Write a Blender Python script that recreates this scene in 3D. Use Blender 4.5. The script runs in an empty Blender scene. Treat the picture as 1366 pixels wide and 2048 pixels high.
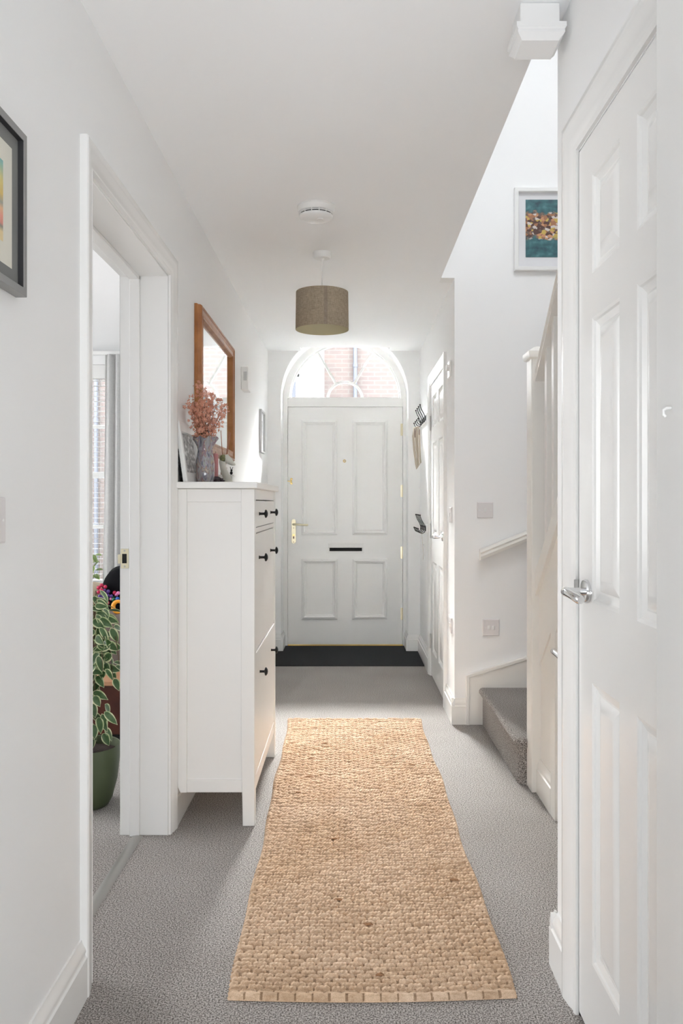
import bpy, bmesh, math, random
import numpy as np
from mathutils import Vector, Matrix
random.seed(7)
PI = math.pi
sc = bpy.context.scene
COL = sc.collection

# ------------------------------------------------------------------ camera
F = 1620.0                       # focal length in pixels of the 1366x2048 frame
cam_d = bpy.data.cameras.new('camera')
cam = bpy.data.objects.new('camera', cam_d)
COL.objects.link(cam)
cam.location = (0, 0, 1.194)
cam.rotation_euler = (PI / 2, 0, 0)
cam_d.sensor_fit = 'VERTICAL'
cam_d.sensor_height = 36.0
cam_d.lens = F / 2048 * 36.0
cam_d.shift_x = -14 / 2048
cam_d.shift_y = -19 / 2048
cam_d.clip_start = 0.05
sc.camera = cam

# ------------------------------------------------------------------ world, lights, exposure
sc.view_settings.view_transform = 'Standard'
sc.view_settings.look = 'None'
sc.view_settings.gamma = 1.0
sc.view_settings.use_curve_mapping = False
sc.view_settings.exposure = 0.27
cy = sc.cycles
cy.max_bounces = 14
cy.diffuse_bounces = 12
cy.glossy_bounces = 5
cy.transmission_bounces = 8
cy.transparent_max_bounces = 16
cy.sample_clamp_indirect = 0.0
cy.caustics_reflective = False
cy.caustics_refractive = False

w = bpy.data.worlds.new('overcast_sky')
sc.world = w
w.use_nodes = True
bg = w.node_tree.nodes['Background']
bg.inputs['Color'].default_value = (0.93, 0.97, 1.0, 1)
bg.inputs['Strength'].default_value = 15.0


def area(name, loc, direction, sx, sy, power, color=(1, 1, 1), spread=PI):
    ld = bpy.data.lights.new(name, 'AREA')
    ld.shape = 'RECTANGLE'
    ld.size, ld.size_y = sx, sy
    ld.energy = power
    ld.color = color
    ld.spread = spread
    o = bpy.data.objects.new(name, ld)
    o.location = loc
    o.rotation_euler = Vector(direction).to_track_quat('-Z', 'Y').to_euler()
    COL.objects.link(o)
    return o


# lamps out of view: landing carries upstairs daylight, the other three are added fill
area('lounge_fill_lamp', (-4.3, 3.6, 1.5), (1, 0, 0), 2.2, 1.6, 74, (0.98, 0.99, 1.0))  # added lamp that brightens the lounge; its side wall has no window
area('landing_window_daylight', (1.05, 2.1, 4.85), (-0.15, 0.5, -1.0), 1.0, 1.2, 31, (0.98, 0.99, 1.0))
area('fanlight_fill_lamp', (0.0, 8.1, 4.15), (0, -1.3, -1.75), 1.1, 2.2, 6200, (1.0, 0.995, 0.985))  # added lamp hung above the street, pushes extra light in through the fanlight
area('kitchen_fill_lamp', (0.0, -1.7, 0.12), (0, 0.75, 1), 2.6, 2.2, 148, (0.96, 0.98, 1.0))  # added upward lamp behind the camera, lifts the hall ceiling

for nm, loc, sx, sy in (('fanlight_portal', (-0.03, 6.82, 2.28), 0.95, 0.48), ('lounge_window_portal', (-2.61, 6.75, 1.4), 1.38, 1.8)):
    p = area(nm, loc, (0, -1, 0), sx, sy, 1)
    p.data.cycles.is_portal = True            # guides sky sampling through the two real windows

# ------------------------------------------------------------------ materials
def mat(name, color=(0.8, 0.8, 0.8), rough=0.5, metal=0.0, noise=None, bump=None, spec=None, coat=0.0):
    m = bpy.data.materials.new(name)
    m.use_nodes = True
    nt = m.node_tree
    b = nt.nodes['Principled BSDF']
    b.inputs['Base Color'].default_value = (*color, 1)
    b.inputs['Roughness'].default_value = rough
    b.inputs['Metallic'].default_value = metal
    if spec is not None:
        b.inputs['Specular IOR Level'].default_value = spec
    b.inputs['Coat Weight'].default_value = coat
    if noise or bump:
        tc = nt.nodes.new('ShaderNodeTexCoord')
    if noise:                                   # (scale, color2, contrast)
        n = nt.nodes.new('ShaderNodeTexNoise')
        n.inputs['Scale'].default_value = noise[0]
        n.inputs['Detail'].default_value = 4
        nt.links.new(tc.outputs['Object'], n.inputs['Vector'])
        r = nt.nodes.new('ShaderNodeValToRGB')
        r.color_ramp.elements[0].position = 0.5 - noise[2]
        r.color_ramp.elements[1].position = 0.5 + noise[2]
        r.color_ramp.elements[0].color = (*noise[1], 1)
        r.color_ramp.elements[1].color = (*color, 1)
        nt.links.new(n.outputs['Fac'], r.inputs['Fac'])
        nt.links.new(r.outputs['Color'], b.inputs['Base Color'])
    if bump:                                    # (scale, strength, distance)
        n2 = nt.nodes.new('ShaderNodeTexNoise')
        n2.inputs['Scale'].default_value = bump[0]
        n2.inputs['Detail'].default_value = 3
        nt.links.new(tc.outputs['Object'], n2.inputs['Vector'])
        bp = nt.nodes.new('ShaderNodeBump')
        bp.inputs['Strength'].default_value = bump[1]
        bp.inputs['Distance'].default_value = bump[2]
        nt.links.new(n2.outputs['Fac'], bp.inputs['Height'])
        nt.links.new(bp.outputs['Normal'], b.inputs['Normal'])
    return m


M = {}
M['wall'] = mat('wall_emulsion', (0.880, 0.884, 0.885), 0.75, bump=(90, 0.04, 0.002), spec=0.25)
M['ceil'] = mat('ceiling_emulsion', (0.915, 0.925, 0.935), 0.85, bump=(60, 0.04, 0.002), spec=0.2)
M['gloss'] = mat('gloss_white_paint', (0.86, 0.86, 0.85), 0.22, bump=(25, 0.03, 0.002))
M['satin'] = mat('satin_white_paint', (0.86, 0.86, 0.85), 0.32, bump=(30, 0.02, 0.002))
M['cream'] = mat('cream_stair_paint', (0.85, 0.83, 0.79), 0.30, bump=(25, 0.03, 0.002))
M['cabinet'] = mat('cabinet_white_stain', (0.84, 0.83, 0.81), 0.35, bump=(40, 0.03, 0.001))
M['plastic'] = mat('white_plastic', (0.82, 0.82, 0.81), 0.3)
M['pinkplastic'] = mat('switch_plate_plastic', (0.76, 0.735, 0.735), 0.35)
M['black'] = mat('black_metal', (0.018, 0.018, 0.018), 0.4, 0.6)
M['slot'] = mat('dark_brush_slot', (0.012, 0.012, 0.012), 0.8)
M['dark'] = mat('dark_gap', (0.03, 0.03, 0.03), 0.8)
M['brass'] = mat('polished_brass', (0.83, 0.64, 0.30), 0.22, 1.0)
M['pale_brass'] = mat('pale_brass', (0.76, 0.70, 0.52), 0.28, 1.0)
M['gold'] = mat('gold_threshold', (0.85, 0.58, 0.16), 0.3, 1.0)
M['chrome'] = mat('chrome', (0.75, 0.75, 0.76), 0.1, 1.0)
M['steel'] = mat('brushed_steel', (0.55, 0.55, 0.55), 0.35, 1.0)
M['silver'] = mat('silver_frame', (0.50, 0.50, 0.50), 0.35, 0.6)
M['mahogany'] = mat('mahogany', (0.10, 0.025, 0.012), 0.35, noise=(6, (0.05, 0.012, 0.008), 0.2))
M['threshold_wood'] = mat('threshold_wood', (0.14, 0.04, 0.02), 0.5)
M['tan_wood'] = mat('tan_wood', (0.55, 0.30, 0.17), 0.35, noise=(9, (0.42, 0.21, 0.11), 0.2))
M['taupe'] = mat('taupe_upholstery', (0.16, 0.13, 0.115), 0.9, bump=(300, 0.3, 0.002))
M['beige'] = mat('beige_upholstery', (0.42, 0.34, 0.25), 0.9, bump=(300, 0.3, 0.002))
M['velvet'] = mat('black_velvet', (0.004, 0.004, 0.006), 0.8, spec=0.12)
M['green_pot'] = mat('green_glaze', (0.075, 0.095, 0.045), 0.5, bump=(60, 0.05, 0.002))
M['soil'] = mat('potting_soil', (0.03, 0.015, 0.01), 1.0, bump=(80, 0.8, 0.01))
M['bark'] = mat('twig_bark', (0.14, 0.09, 0.05), 0.8)
M['grey_frame'] = mat('grey_wood_frame', (0.27, 0.27, 0.265), 0.45, bump=(60, 0.06, 0.001))
M['dark_rebate'] = mat('dark_frame_inside', (0.03, 0.03, 0.033), 0.6)
M['mid_grey_mat'] = mat('grey_mount', (0.20, 0.20, 0.195), 0.9)
M['cream_mat'] = mat('cream_mount', (0.72, 0.70, 0.62), 0.9)
M['white_mat'] = mat('white_mount', (0.72, 0.72, 0.74), 0.8)
M['mirror'] = mat('mirror_silver', (0.93, 0.94, 0.94), 0.015, 1.0)
M['doormat'] = mat('charcoal_doormat', (0.075, 0.077, 0.080), 0.95, noise=(220, (0.012, 0.012, 0.013), 0.22), bump=(260, 0.9, 0.006), spec=0.1)
M['tarmac'] = mat('tarmac', (0.06, 0.06, 0.06), 0.9, bump=(40, 0.3, 0.01))
M['lime_wall'] = mat('white_render', (0.85, 0.85, 0.85), 0.8)
M['pipe'] = mat('grey_blue_pipe', (0.055, 0.058, 0.072), 0.5)
M['candle'] = mat('pink_wax', (0.52, 0.22, 0.22), 0.45)
M['holder'] = mat('dark_plum_glass', (0.08, 0.06, 0.075), 0.15)
M['ornament'] = mat('glazed_white', (0.68, 0.68, 0.62), 0.3, noise=(30, (0.56, 0.57, 0.50), 0.2))
M['ornament_top'] = mat('mottled_green_glaze', (0.30, 0.31, 0.12), 0.3, noise=(90, (0.05, 0.06, 0.05), 0.12))
M['amber'] = mat('amber_glass', (0.33, 0.15, 0.07), 0.25)
M['reed'] = mat('diffuser_reed', (0.42, 0.20, 0.13), 0.7)
M['strap'] = mat('beige_strap', (0.50, 0.44, 0.36), 0.8)
M['strap_brown'] = mat('brown_leather', (0.13, 0.08, 0.06), 0.6)
M['toy_red'] = mat('toy_red', (0.50, 0.02, 0.08), 0.25)
M['toy_purple'] = mat('toy_purple', (0.10, 0.05, 0.24), 0.2)
M['toy_orange'] = mat('toy_orange', (0.85, 0.36, 0.03), 0.3)
M['toy_blue'] = mat('toy_blue', (0.03, 0.12, 0.45), 0.3)
M['toy_pink'] = mat('toy_pink', (0.72, 0.20, 0.45), 0.3)
M['toy_green'] = mat('toy_green', (0.03, 0.16, 0.08), 0.3)
M['stone'] = mat('pale_pebble', (0.45, 0.44, 0.44), 0.4)
M['petal_white'] = mat('white_petal', (0.80, 0.80, 0.74), 0.7)
M['strip'] = mat('aluminium_strip', (0.40, 0.39, 0.37), 0.4, 0.7)


def carpet_material():
    m = bpy.data.materials.new('grey_twist_carpet')
    m.use_nodes = True
    nt = m.node_tree
    b = nt.nodes['Principled BSDF']
    b.inputs['Roughness'].default_value = 1.0
    b.inputs['Specular IOR Level'].default_value = 0.05
    b.inputs['Sheen Weight'].default_value = 0.15
    tc = nt.nodes.new('ShaderNodeTexCoord')
    n1 = nt.nodes.new('ShaderNodeTexNoise')
    n1.inputs['Scale'].default_value = 250
    n1.inputs['Detail'].default_value = 2
    n2 = nt.nodes.new('ShaderNodeTexNoise')
    n2.inputs['Scale'].default_value = 2.2
    n2.inputs['Detail'].default_value = 4
    for n in (n1, n2):
        nt.links.new(tc.outputs['Object'], n.inputs['Vector'])
    r1 = nt.nodes.new('ShaderNodeValToRGB')
    r1.color_ramp.elements[0].position = 0.36
    r1.color_ramp.elements[1].position = 0.66
    r1.color_ramp.elements[0].color = (0.10, 0.088, 0.080, 1)
    r1.color_ramp.elements[1].color = (0.60, 0.565, 0.54, 1)
    r2 = nt.nodes.new('ShaderNodeValToRGB')
    r2.color_ramp.elements[0].position = 0.35
    r2.color_ramp.elements[1].position = 0.70
    r2.color_ramp.elements[0].color = (0.86, 0.85, 0.84, 1)
    r2.color_ramp.elements[1].color = (1, 1, 1, 1)
    mx = nt.nodes.new('ShaderNodeMix')
    mx.data_type = 'RGBA'
    mx.blend_type = 'MULTIPLY'
    mx.inputs['Factor'].default_value = 1
    nt.links.new(n1.outputs['Fac'], r1.inputs['Fac'])
    nt.links.new(n2.outputs['Fac'], r2.inputs['Fac'])
    nt.links.new(r1.outputs['Color'], mx.inputs['A'])
    nt.links.new(r2.outputs['Color'], mx.inputs['B'])
    nt.links.new(mx.outputs['Result'], b.inputs['Base Color'])
    bp = nt.nodes.new('ShaderNodeBump')
    bp.inputs['Strength'].default_value = 0.8
    bp.inputs['Distance'].default_value = 0.004
    nt.links.new(n1.outputs['Fac'], bp.inputs['Height'])
    nt.links.new(bp.outputs['Normal'], b.inputs['Normal'])
    return m


M['carpet'] = carpet_material()


def glass_material(name, tint=(1, 1, 1)):
    m = bpy.data.materials.new(name)
    m.use_nodes = True
    nt = m.node_tree
    nt.nodes.remove(nt.nodes['Principled BSDF'])
    out = nt.nodes['Material Output']
    t = nt.nodes.new('ShaderNodeBsdfTransparent')
    t.inputs['Color'].default_value = (*tint, 1)
    g = nt.nodes.new('ShaderNodeBsdfGlossy')
    g.inputs['Roughness'].default_value = 0.02
    fr = nt.nodes.new('ShaderNodeFresnel')
    fr.inputs['IOR'].default_value = 1.35
    mx = nt.nodes.new('ShaderNodeMixShader')
    nt.links.new(fr.outputs['Fac'], mx.inputs['Fac'])
    nt.links.new(t.outputs['BSDF'], mx.inputs[1])
    nt.links.new(g.outputs['BSDF'], mx.inputs[2])
    nt.links.new(mx.outputs['Shader'], out.inputs['Surface'])
    return m


M['glass'] = glass_material('window_glass', (0.97, 0.98, 0.98))


def fabric_material(name, c1, c2, scale, trans=0.0):
    m = bpy.data.materials.new(name)
    m.use_nodes = True
    nt = m.node_tree
    b = nt.nodes['Principled BSDF']
    b.inputs['Roughness'].default_value = 0.95
    b.inputs['Specular IOR Level'].default_value = 0.1
    tc = nt.nodes.new('ShaderNodeTexCoord')
    mp = nt.nodes.new('ShaderNodeMapping')
    mp.inputs['Scale'].default_value = (scale, scale, scale * 0.12)
    mp2 = nt.nodes.new('ShaderNodeMapping')
    mp2.inputs['Scale'].default_value = (scale * 0.12, scale * 0.12, scale)
    fac = []
    for q in (mp, mp2):
        nt.links.new(tc.outputs['Object'], q.inputs['Vector'])
        n = nt.nodes.new('ShaderNodeTexNoise')
        n.inputs['Scale'].default_value = 1
        n.inputs['Detail'].default_value = 2
        nt.links.new(q.outputs['Vector'], n.inputs['Vector'])
        fac.append(n)
    ad = nt.nodes.new('ShaderNodeMath')
    ad.operation = 'ADD'
    nt.links.new(fac[0].outputs['Fac'], ad.inputs[0])
    nt.links.new(fac[1].outputs['Fac'], ad.inputs[1])
    r = nt.nodes.new('ShaderNodeValToRGB')
    r.color_ramp.elements[0].position = 0.38
    r.color_ramp.elements[1].position = 0.62
    r.color_ramp.elements[0].color = (*c1, 1)
    r.color_ramp.elements[1].color = (*c2, 1)
    hf = nt.nodes.new('ShaderNodeMath')
    hf.operation = 'MULTIPLY'
    hf.inputs[1].default_value = 0.5
    nt.links.new(ad.outputs[0], hf.inputs[0])
    nt.links.new(hf.outputs[0], r.inputs['Fac'])
    nt.links.new(r.outputs['Color'], b.inputs['Base Color'])
    if trans:
        out = nt.nodes['Material Output']
        tr = nt.nodes.new('ShaderNodeBsdfTranslucent')
        nt.links.new(r.outputs['Color'], tr.inputs['Color'])
        mx = nt.nodes.new('ShaderNodeMixShader')
        mx.inputs['Fac'].default_value = trans
        nt.links.new(b.outputs['BSDF'], mx.inputs[1])
        nt.links.new(tr.outputs['BSDF'], mx.inputs[2])
        nt.links.new(mx.outputs['Shader'], out.inputs['Surface'])
    return m


M['linen'] = fabric_material('taupe_linen', (0.36, 0.295, 0.215), (0.56, 0.475, 0.365), 500, 0.22)
M['linen_inside'] = mat('cream_shade_lining', (0.60, 0.55, 0.38), 0.8)
M['seam'] = fabric_material('darker_linen_overlap', (0.27, 0.22, 0.17), (0.41, 0.34, 0.27), 500, 0.03)
M['curtain'] = fabric_material('pale_grey_curtain', (0.70, 0.70, 0.70), (0.80, 0.80, 0.79), 300, 0.3)


def attr_mix(name, attr, c_lo, c_hi, rough=0.7, noise=None, tone=None, steps=None):
    """base colour chosen by a float point attribute (two materials of one thing: warp and weft, leaf and margin)"""
    m = bpy.data.materials.new(name)
    m.use_nodes = True
    nt = m.node_tree
    b = nt.nodes['Principled BSDF']
    b.inputs['Roughness'].default_value = rough
    a = nt.nodes.new('ShaderNodeAttribute')
    a.attribute_name = attr
    tc = nt.nodes.new('ShaderNodeTexCoord')
    r = nt.nodes.new('ShaderNodeValToRGB')
    st = steps or (0.3, 0.7)
    r.color_ramp.elements[0].position = st[0]
    r.color_ramp.elements[1].position = st[1]
    r.color_ramp.elements[0].color = (*c_lo, 1)
    r.color_ramp.elements[1].color = (*c_hi, 1)
    nt.links.new(a.outputs['Fac'], r.inputs['Fac'])
    last = r.outputs['Color']
    if tone:                                    # each strand its own shade of fibre
        ta = nt.nodes.new('ShaderNodeAttribute')
        ta.attribute_name = 'tone'
        tr_ = nt.nodes.new('ShaderNodeValToRGB')
        tr_.color_ramp.elements[0].color = (*tone[0], 1)
        tr_.color_ramp.elements[1].color = (*tone[1], 1)
        nt.links.new(ta.outputs['Fac'], tr_.inputs['Fac'])
        mx = nt.nodes.new('ShaderNodeMix')
        mx.data_type = 'RGBA'
        mx.blend_type = 'MULTIPLY'
        mx.inputs['Factor'].default_value = 1
        nt.links.new(last, mx.inputs['A'])
        nt.links.new(tr_.outputs['Color'], mx.inputs['B'])
        last = mx.outputs['Result']
    for (scale, dark, lo, hi, stretch) in noise or ():
        mp = nt.nodes.new('ShaderNodeMapping')
        mp.inputs['Scale'].default_value = stretch
        nt.links.new(tc.outputs['Object'], mp.inputs['Vector'])
        n = nt.nodes.new('ShaderNodeTexNoise')
        n.inputs['Scale'].default_value = scale
        n.inputs['Detail'].default_value = 4
        nt.links.new(mp.outputs['Vector'], n.inputs['Vector'])
        q = nt.nodes.new('ShaderNodeValToRGB')
        q.color_ramp.elements[0].position = lo
        q.color_ramp.elements[1].position = hi
        q.color_ramp.elements[0].color = (*dark, 1)
        q.color_ramp.elements[1].color = (1, 1, 1, 1)
        nt.links.new(n.outputs['Fac'], q.inputs['Fac'])
        mx = nt.nodes.new('ShaderNodeMix')
        mx.data_type = 'RGBA'
        mx.blend_type = 'MULTIPLY'
        mx.inputs['Factor'].default_value = 1
        nt.links.new(last, mx.inputs['A'])
        nt.links.new(q.outputs['Color'], mx.inputs['B'])
        last = mx.outputs['Result']
    nt.links.new(last, b.inputs['Base Color'])
    return m


def wood_material():
    m = bpy.data.materials.new('honey_pine')
    m.use_nodes = True
    nt = m.node_tree
    b = nt.nodes['Principled BSDF']
    b.inputs['Roughness'].default_value = 0.28
    tc = nt.nodes.new('ShaderNodeTexCoord')
    n = nt.nodes.new('ShaderNodeTexNoise')
    n.inputs['Scale'].default_value = 14
    n.inputs['Detail'].default_value = 5
    nt.links.new(tc.outputs['Object'], n.inputs['Vector'])
    r = nt.nodes.new('ShaderNodeValToRGB')
    r.color_ramp.elements[0].position = 0.3
    r.color_ramp.elements[1].position = 0.7
    r.color_ramp.elements[0].color = (0.30, 0.11, 0.03, 1)
    r.color_ramp.elements[1].color = (0.46, 0.20, 0.065, 1)
    nt.links.new(n.outputs['Fac'], r.inputs['Fac'])
    nt.links.new(r.outputs['Color'], b.inputs['Base Color'])
    return m


M['pine'] = wood_material()


def brick_material():
    m = bpy.data.materials.new('red_brick')
    m.use_nodes = True
    nt = m.node_tree
    b = nt.nodes['Principled BSDF']
    b.inputs['Roughness'].default_value = 0.9
    tc = nt.nodes.new('ShaderNodeTexCoord')
    sp = nt.nodes.new('ShaderNodeSeparateXYZ')
    cb = nt.nodes.new('ShaderNodeCombineXYZ')
    nt.links.new(tc.outputs['Object'], sp.inputs[0])
    nt.links.new(sp.outputs['X'], cb.inputs['X'])
    nt.links.new(sp.outputs['Z'], cb.inputs['Y'])
    br = nt.nodes.new('ShaderNodeTexBrick')
    br.inputs['Color1'].default_value = (0.105, 0.078, 0.070, 1)
    br.inputs['Color2'].default_value = (0.090, 0.070, 0.066, 1)
    br.inputs['Mortar'].default_value = (0.110, 0.098, 0.092, 1)
    br.inputs['Scale'].default_value = 1
    br.inputs['Brick Width'].default_value = 0.225
    br.inputs['Row Height'].default_value = 0.075
    br.inputs['Mortar Size'].default_value = 0.010
    br.inputs['Mortar Smooth'].default_value = 0.3
    nt.links.new(cb.outputs[0], br.inputs['Vector'])
    nt.links.new(br.outputs['Color'], b.inputs['Base Color'])
    return m


M['brick'] = brick_material()


def art_material(name, kind):
    m = bpy.data.materials.new(name)
    m.use_nodes = True
    nt = m.node_tree
    b = nt.nodes['Principled BSDF']
    b.inputs['Roughness'].default_value = 0.35
    tc = nt.nodes.new('ShaderNodeTexCoord')
    sp = nt.nodes.new('ShaderNodeSeparateXYZ')
    nt.links.new(tc.outputs['Generated'], sp.inputs[0])

    def ramp(stops, interp='LINEAR'):
        r = nt.nodes.new('ShaderNodeValToRGB')
        r.color_ramp.interpolation = interp
        e = r.color_ramp.elements
        e[0].position, e[0].color = stops[0][0], (*stops[0][1], 1)
        e[1].position, e[1].color = stops[-1][0], (*stops[-1][1], 1)
        for p, c in stops[1:-1]:
            q = e.new(p)
            q.color = (*c, 1)
        return r

    def noise(scale, detail=4):
        n = nt.nodes.new('ShaderNodeTexNoise')
        n.inputs['Scale'].default_value = scale
        n.inputs['Detail'].default_value = detail
        nt.links.new(tc.outputs['Generated'], n.inputs['Vector'])
        return n
    if kind == 'sunset':
        n = noise(4)
        ad = nt.nodes.new('ShaderNodeMath')
        ad.operation = 'MULTIPLY_ADD'
        ad.inputs[1].default_value = 0.10
        nt.links.new(n.outputs['Fac'], ad.inputs[0])
        nt.links.new(sp.outputs['Z'], ad.inputs[2])
        r = ramp([(0.0, (0.75, 0.60, 0.28)), (0.16, (0.78, 0.62, 0.35)), (0.22, (0.25, 0.25, 0.20)), (0.26, (0.70, 0.28, 0.22)), (0.34, (0.80, 0.33, 0.24)),
                  (0.44, (0.80, 0.50, 0.28)), (0.50, (0.35, 0.36, 0.30)), (0.58, (0.72, 0.52, 0.16)), (0.74, (0.70, 0.60, 0.22)), (0.90, (0.25, 0.50, 0.42)), (1.0, (0.12, 0.38, 0.45))])
        nt.links.new(ad.outputs[0], r.inputs['Fac'])
        nt.links.new(r.outputs['Color'], b.inputs['Base Color'])
    elif kind == 'street':
        n = noise(7)
        r = ramp([(0.30, (0.05, 0.05, 0.05)), (0.48, (0.25, 0.25, 0.25)), (0.56, (0.45, 0.45, 0.45)), (0.66, (0.75, 0.75, 0.75))])
        nt.links.new(n.outputs['Fac'], r.inputs['Fac'])
        nt.links.new(r.outputs['Color'], b.inputs['Base Color'])
    else:                                       # rocky still life over a teal ground
        n = noise(10)
        teal = ramp([(0.3, (0.03, 0.07, 0.09)), (0.55, (0.05, 0.15, 0.17)), (0.75, (0.10, 0.25, 0.26))])
        nt.links.new(n.outputs['Fac'], teal.inputs['Fac'])
        v = nt.nodes.new('ShaderNodeTexVoronoi')
        v.inputs['Scale'].default_value = 24
        nt.links.new(tc.outputs['Generated'], v.inputs['Vector'])
        hs = nt.nodes.new('ShaderNodeSeparateColor')
        nt.links.new(v.outputs['Color'], hs.inputs[0])
        rock = ramp([(0.0, (0.10, 0.05, 0.04)), (0.25, (0.36, 0.17, 0.09)), (0.45, (0.55, 0.28, 0.15)), (0.62, (0.16, 0.11, 0.09)), (0.75, (0.60, 0.55, 0.52)),
                     (0.85, (0.55, 0.40, 0.10)), (1.0, (0.48, 0.10, 0.09))], 'CONSTANT')
        nt.links.new(hs.outputs[0], rock.inputs['Fac'])
        # mask: a band across the middle, broken up by noise
        n3 = noise(5, 3)
        a1 = nt.nodes.new('ShaderNodeMath')
        a1.operation = 'SUBTRACT'
        a1.inputs[1].default_value = 0.56
        nt.links.new(sp.outputs['Z'], a1.inputs[0])
        a2 = nt.nodes.new('ShaderNodeMath')
        a2.operation = 'ABSOLUTE'
        nt.links.new(a1.outputs[0], a2.inputs[0])
        a3 = nt.nodes.new('ShaderNodeMath')
        a3.operation = 'MULTIPLY_ADD'
        a3.inputs[1].default_value = 0.35
        nt.links.new(n3.outputs['Fac'], a3.inputs[0])
        nt.links.new(a2.outputs[0], a3.inputs[2])
        msk = ramp([(0.36, (1, 1, 1)), (0.40, (0, 0, 0))])
        nt.links.new(a3.outputs[0], msk.inputs['Fac'])
        mx = nt.nodes.new('ShaderNodeMix')
        mx.data_type = 'RGBA'
        nt.links.new(msk.outputs['Color'], mx.inputs['Factor'])
        nt.links.new(teal.outputs['Color'], mx.inputs['A'])
        nt.links.new(rock.outputs['Color'], mx.inputs['B'])
        nt.links.new(mx.outputs['Result'], b.inputs['Base Color'])
    return m


M['art_sunset'] = art_material('sunset_print', 'sunset')
M['art_street'] = art_material('grey_photo', 'street')
M['art_rocks'] = art_material('rocky_print', 'rocks')


def vase_material():
    m = bpy.data.materials.new('swirled_glass')
    m.use_nodes = True
    nt = m.node_tree
    b = nt.nodes['Principled BSDF']
    b.inputs['Roughness'].default_value = 0.08
    b.inputs['Coat Weight'].default_value = 0.6
    b.inputs['Alpha'].default_value = 0.9
    tc = nt.nodes.new('ShaderNodeTexCoord')
    mp = nt.nodes.new('ShaderNodeMapping')
    mp.inputs['Scale'].default_value = (30, 30, 9)
    mp.inputs['Rotation'].default_value = (0.4, 0.5, 0)
    nt.links.new(tc.outputs['Object'], mp.inputs['Vector'])
    n = nt.nodes.new('ShaderNodeTexNoise')
    n.inputs['Scale'].default_value = 1.6
    n.inputs['Detail'].default_value = 3
    n.inputs['Distortion'].default_value = 1.2
    nt.links.new(mp.outputs['Vector'], n.inputs['Vector'])
    r = nt.nodes.new('ShaderNodeValToRGB')
    e = r.color_ramp.elements
    e[0].position, e[0].color = 0.28, (0.05, 0.06, 0.07, 1)
    e[1].position, e[1].color = 0.74, (0.55, 0.50, 0.47, 1)
    for p, c in ((0.38, (0.20, 0.21, 0.25)), (0.44, (0.35, 0.30, 0.38)), (0.50, (0.33, 0.36, 0.33)), (0.56, (0.25, 0.14, 0.20)), (0.62, (0.46, 0.38, 0.27)), (0.68, (0.30, 0.34, 0.42))):
        q = e.new(p)
        q.color = (*c, 1)
    nt.links.new(n.outputs['Fac'], r.inputs['Fac'])
    nt.links.new(r.outputs['Color'], b.inputs['Base Color'])
    return m


M['vase'] = vase_material()


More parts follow.
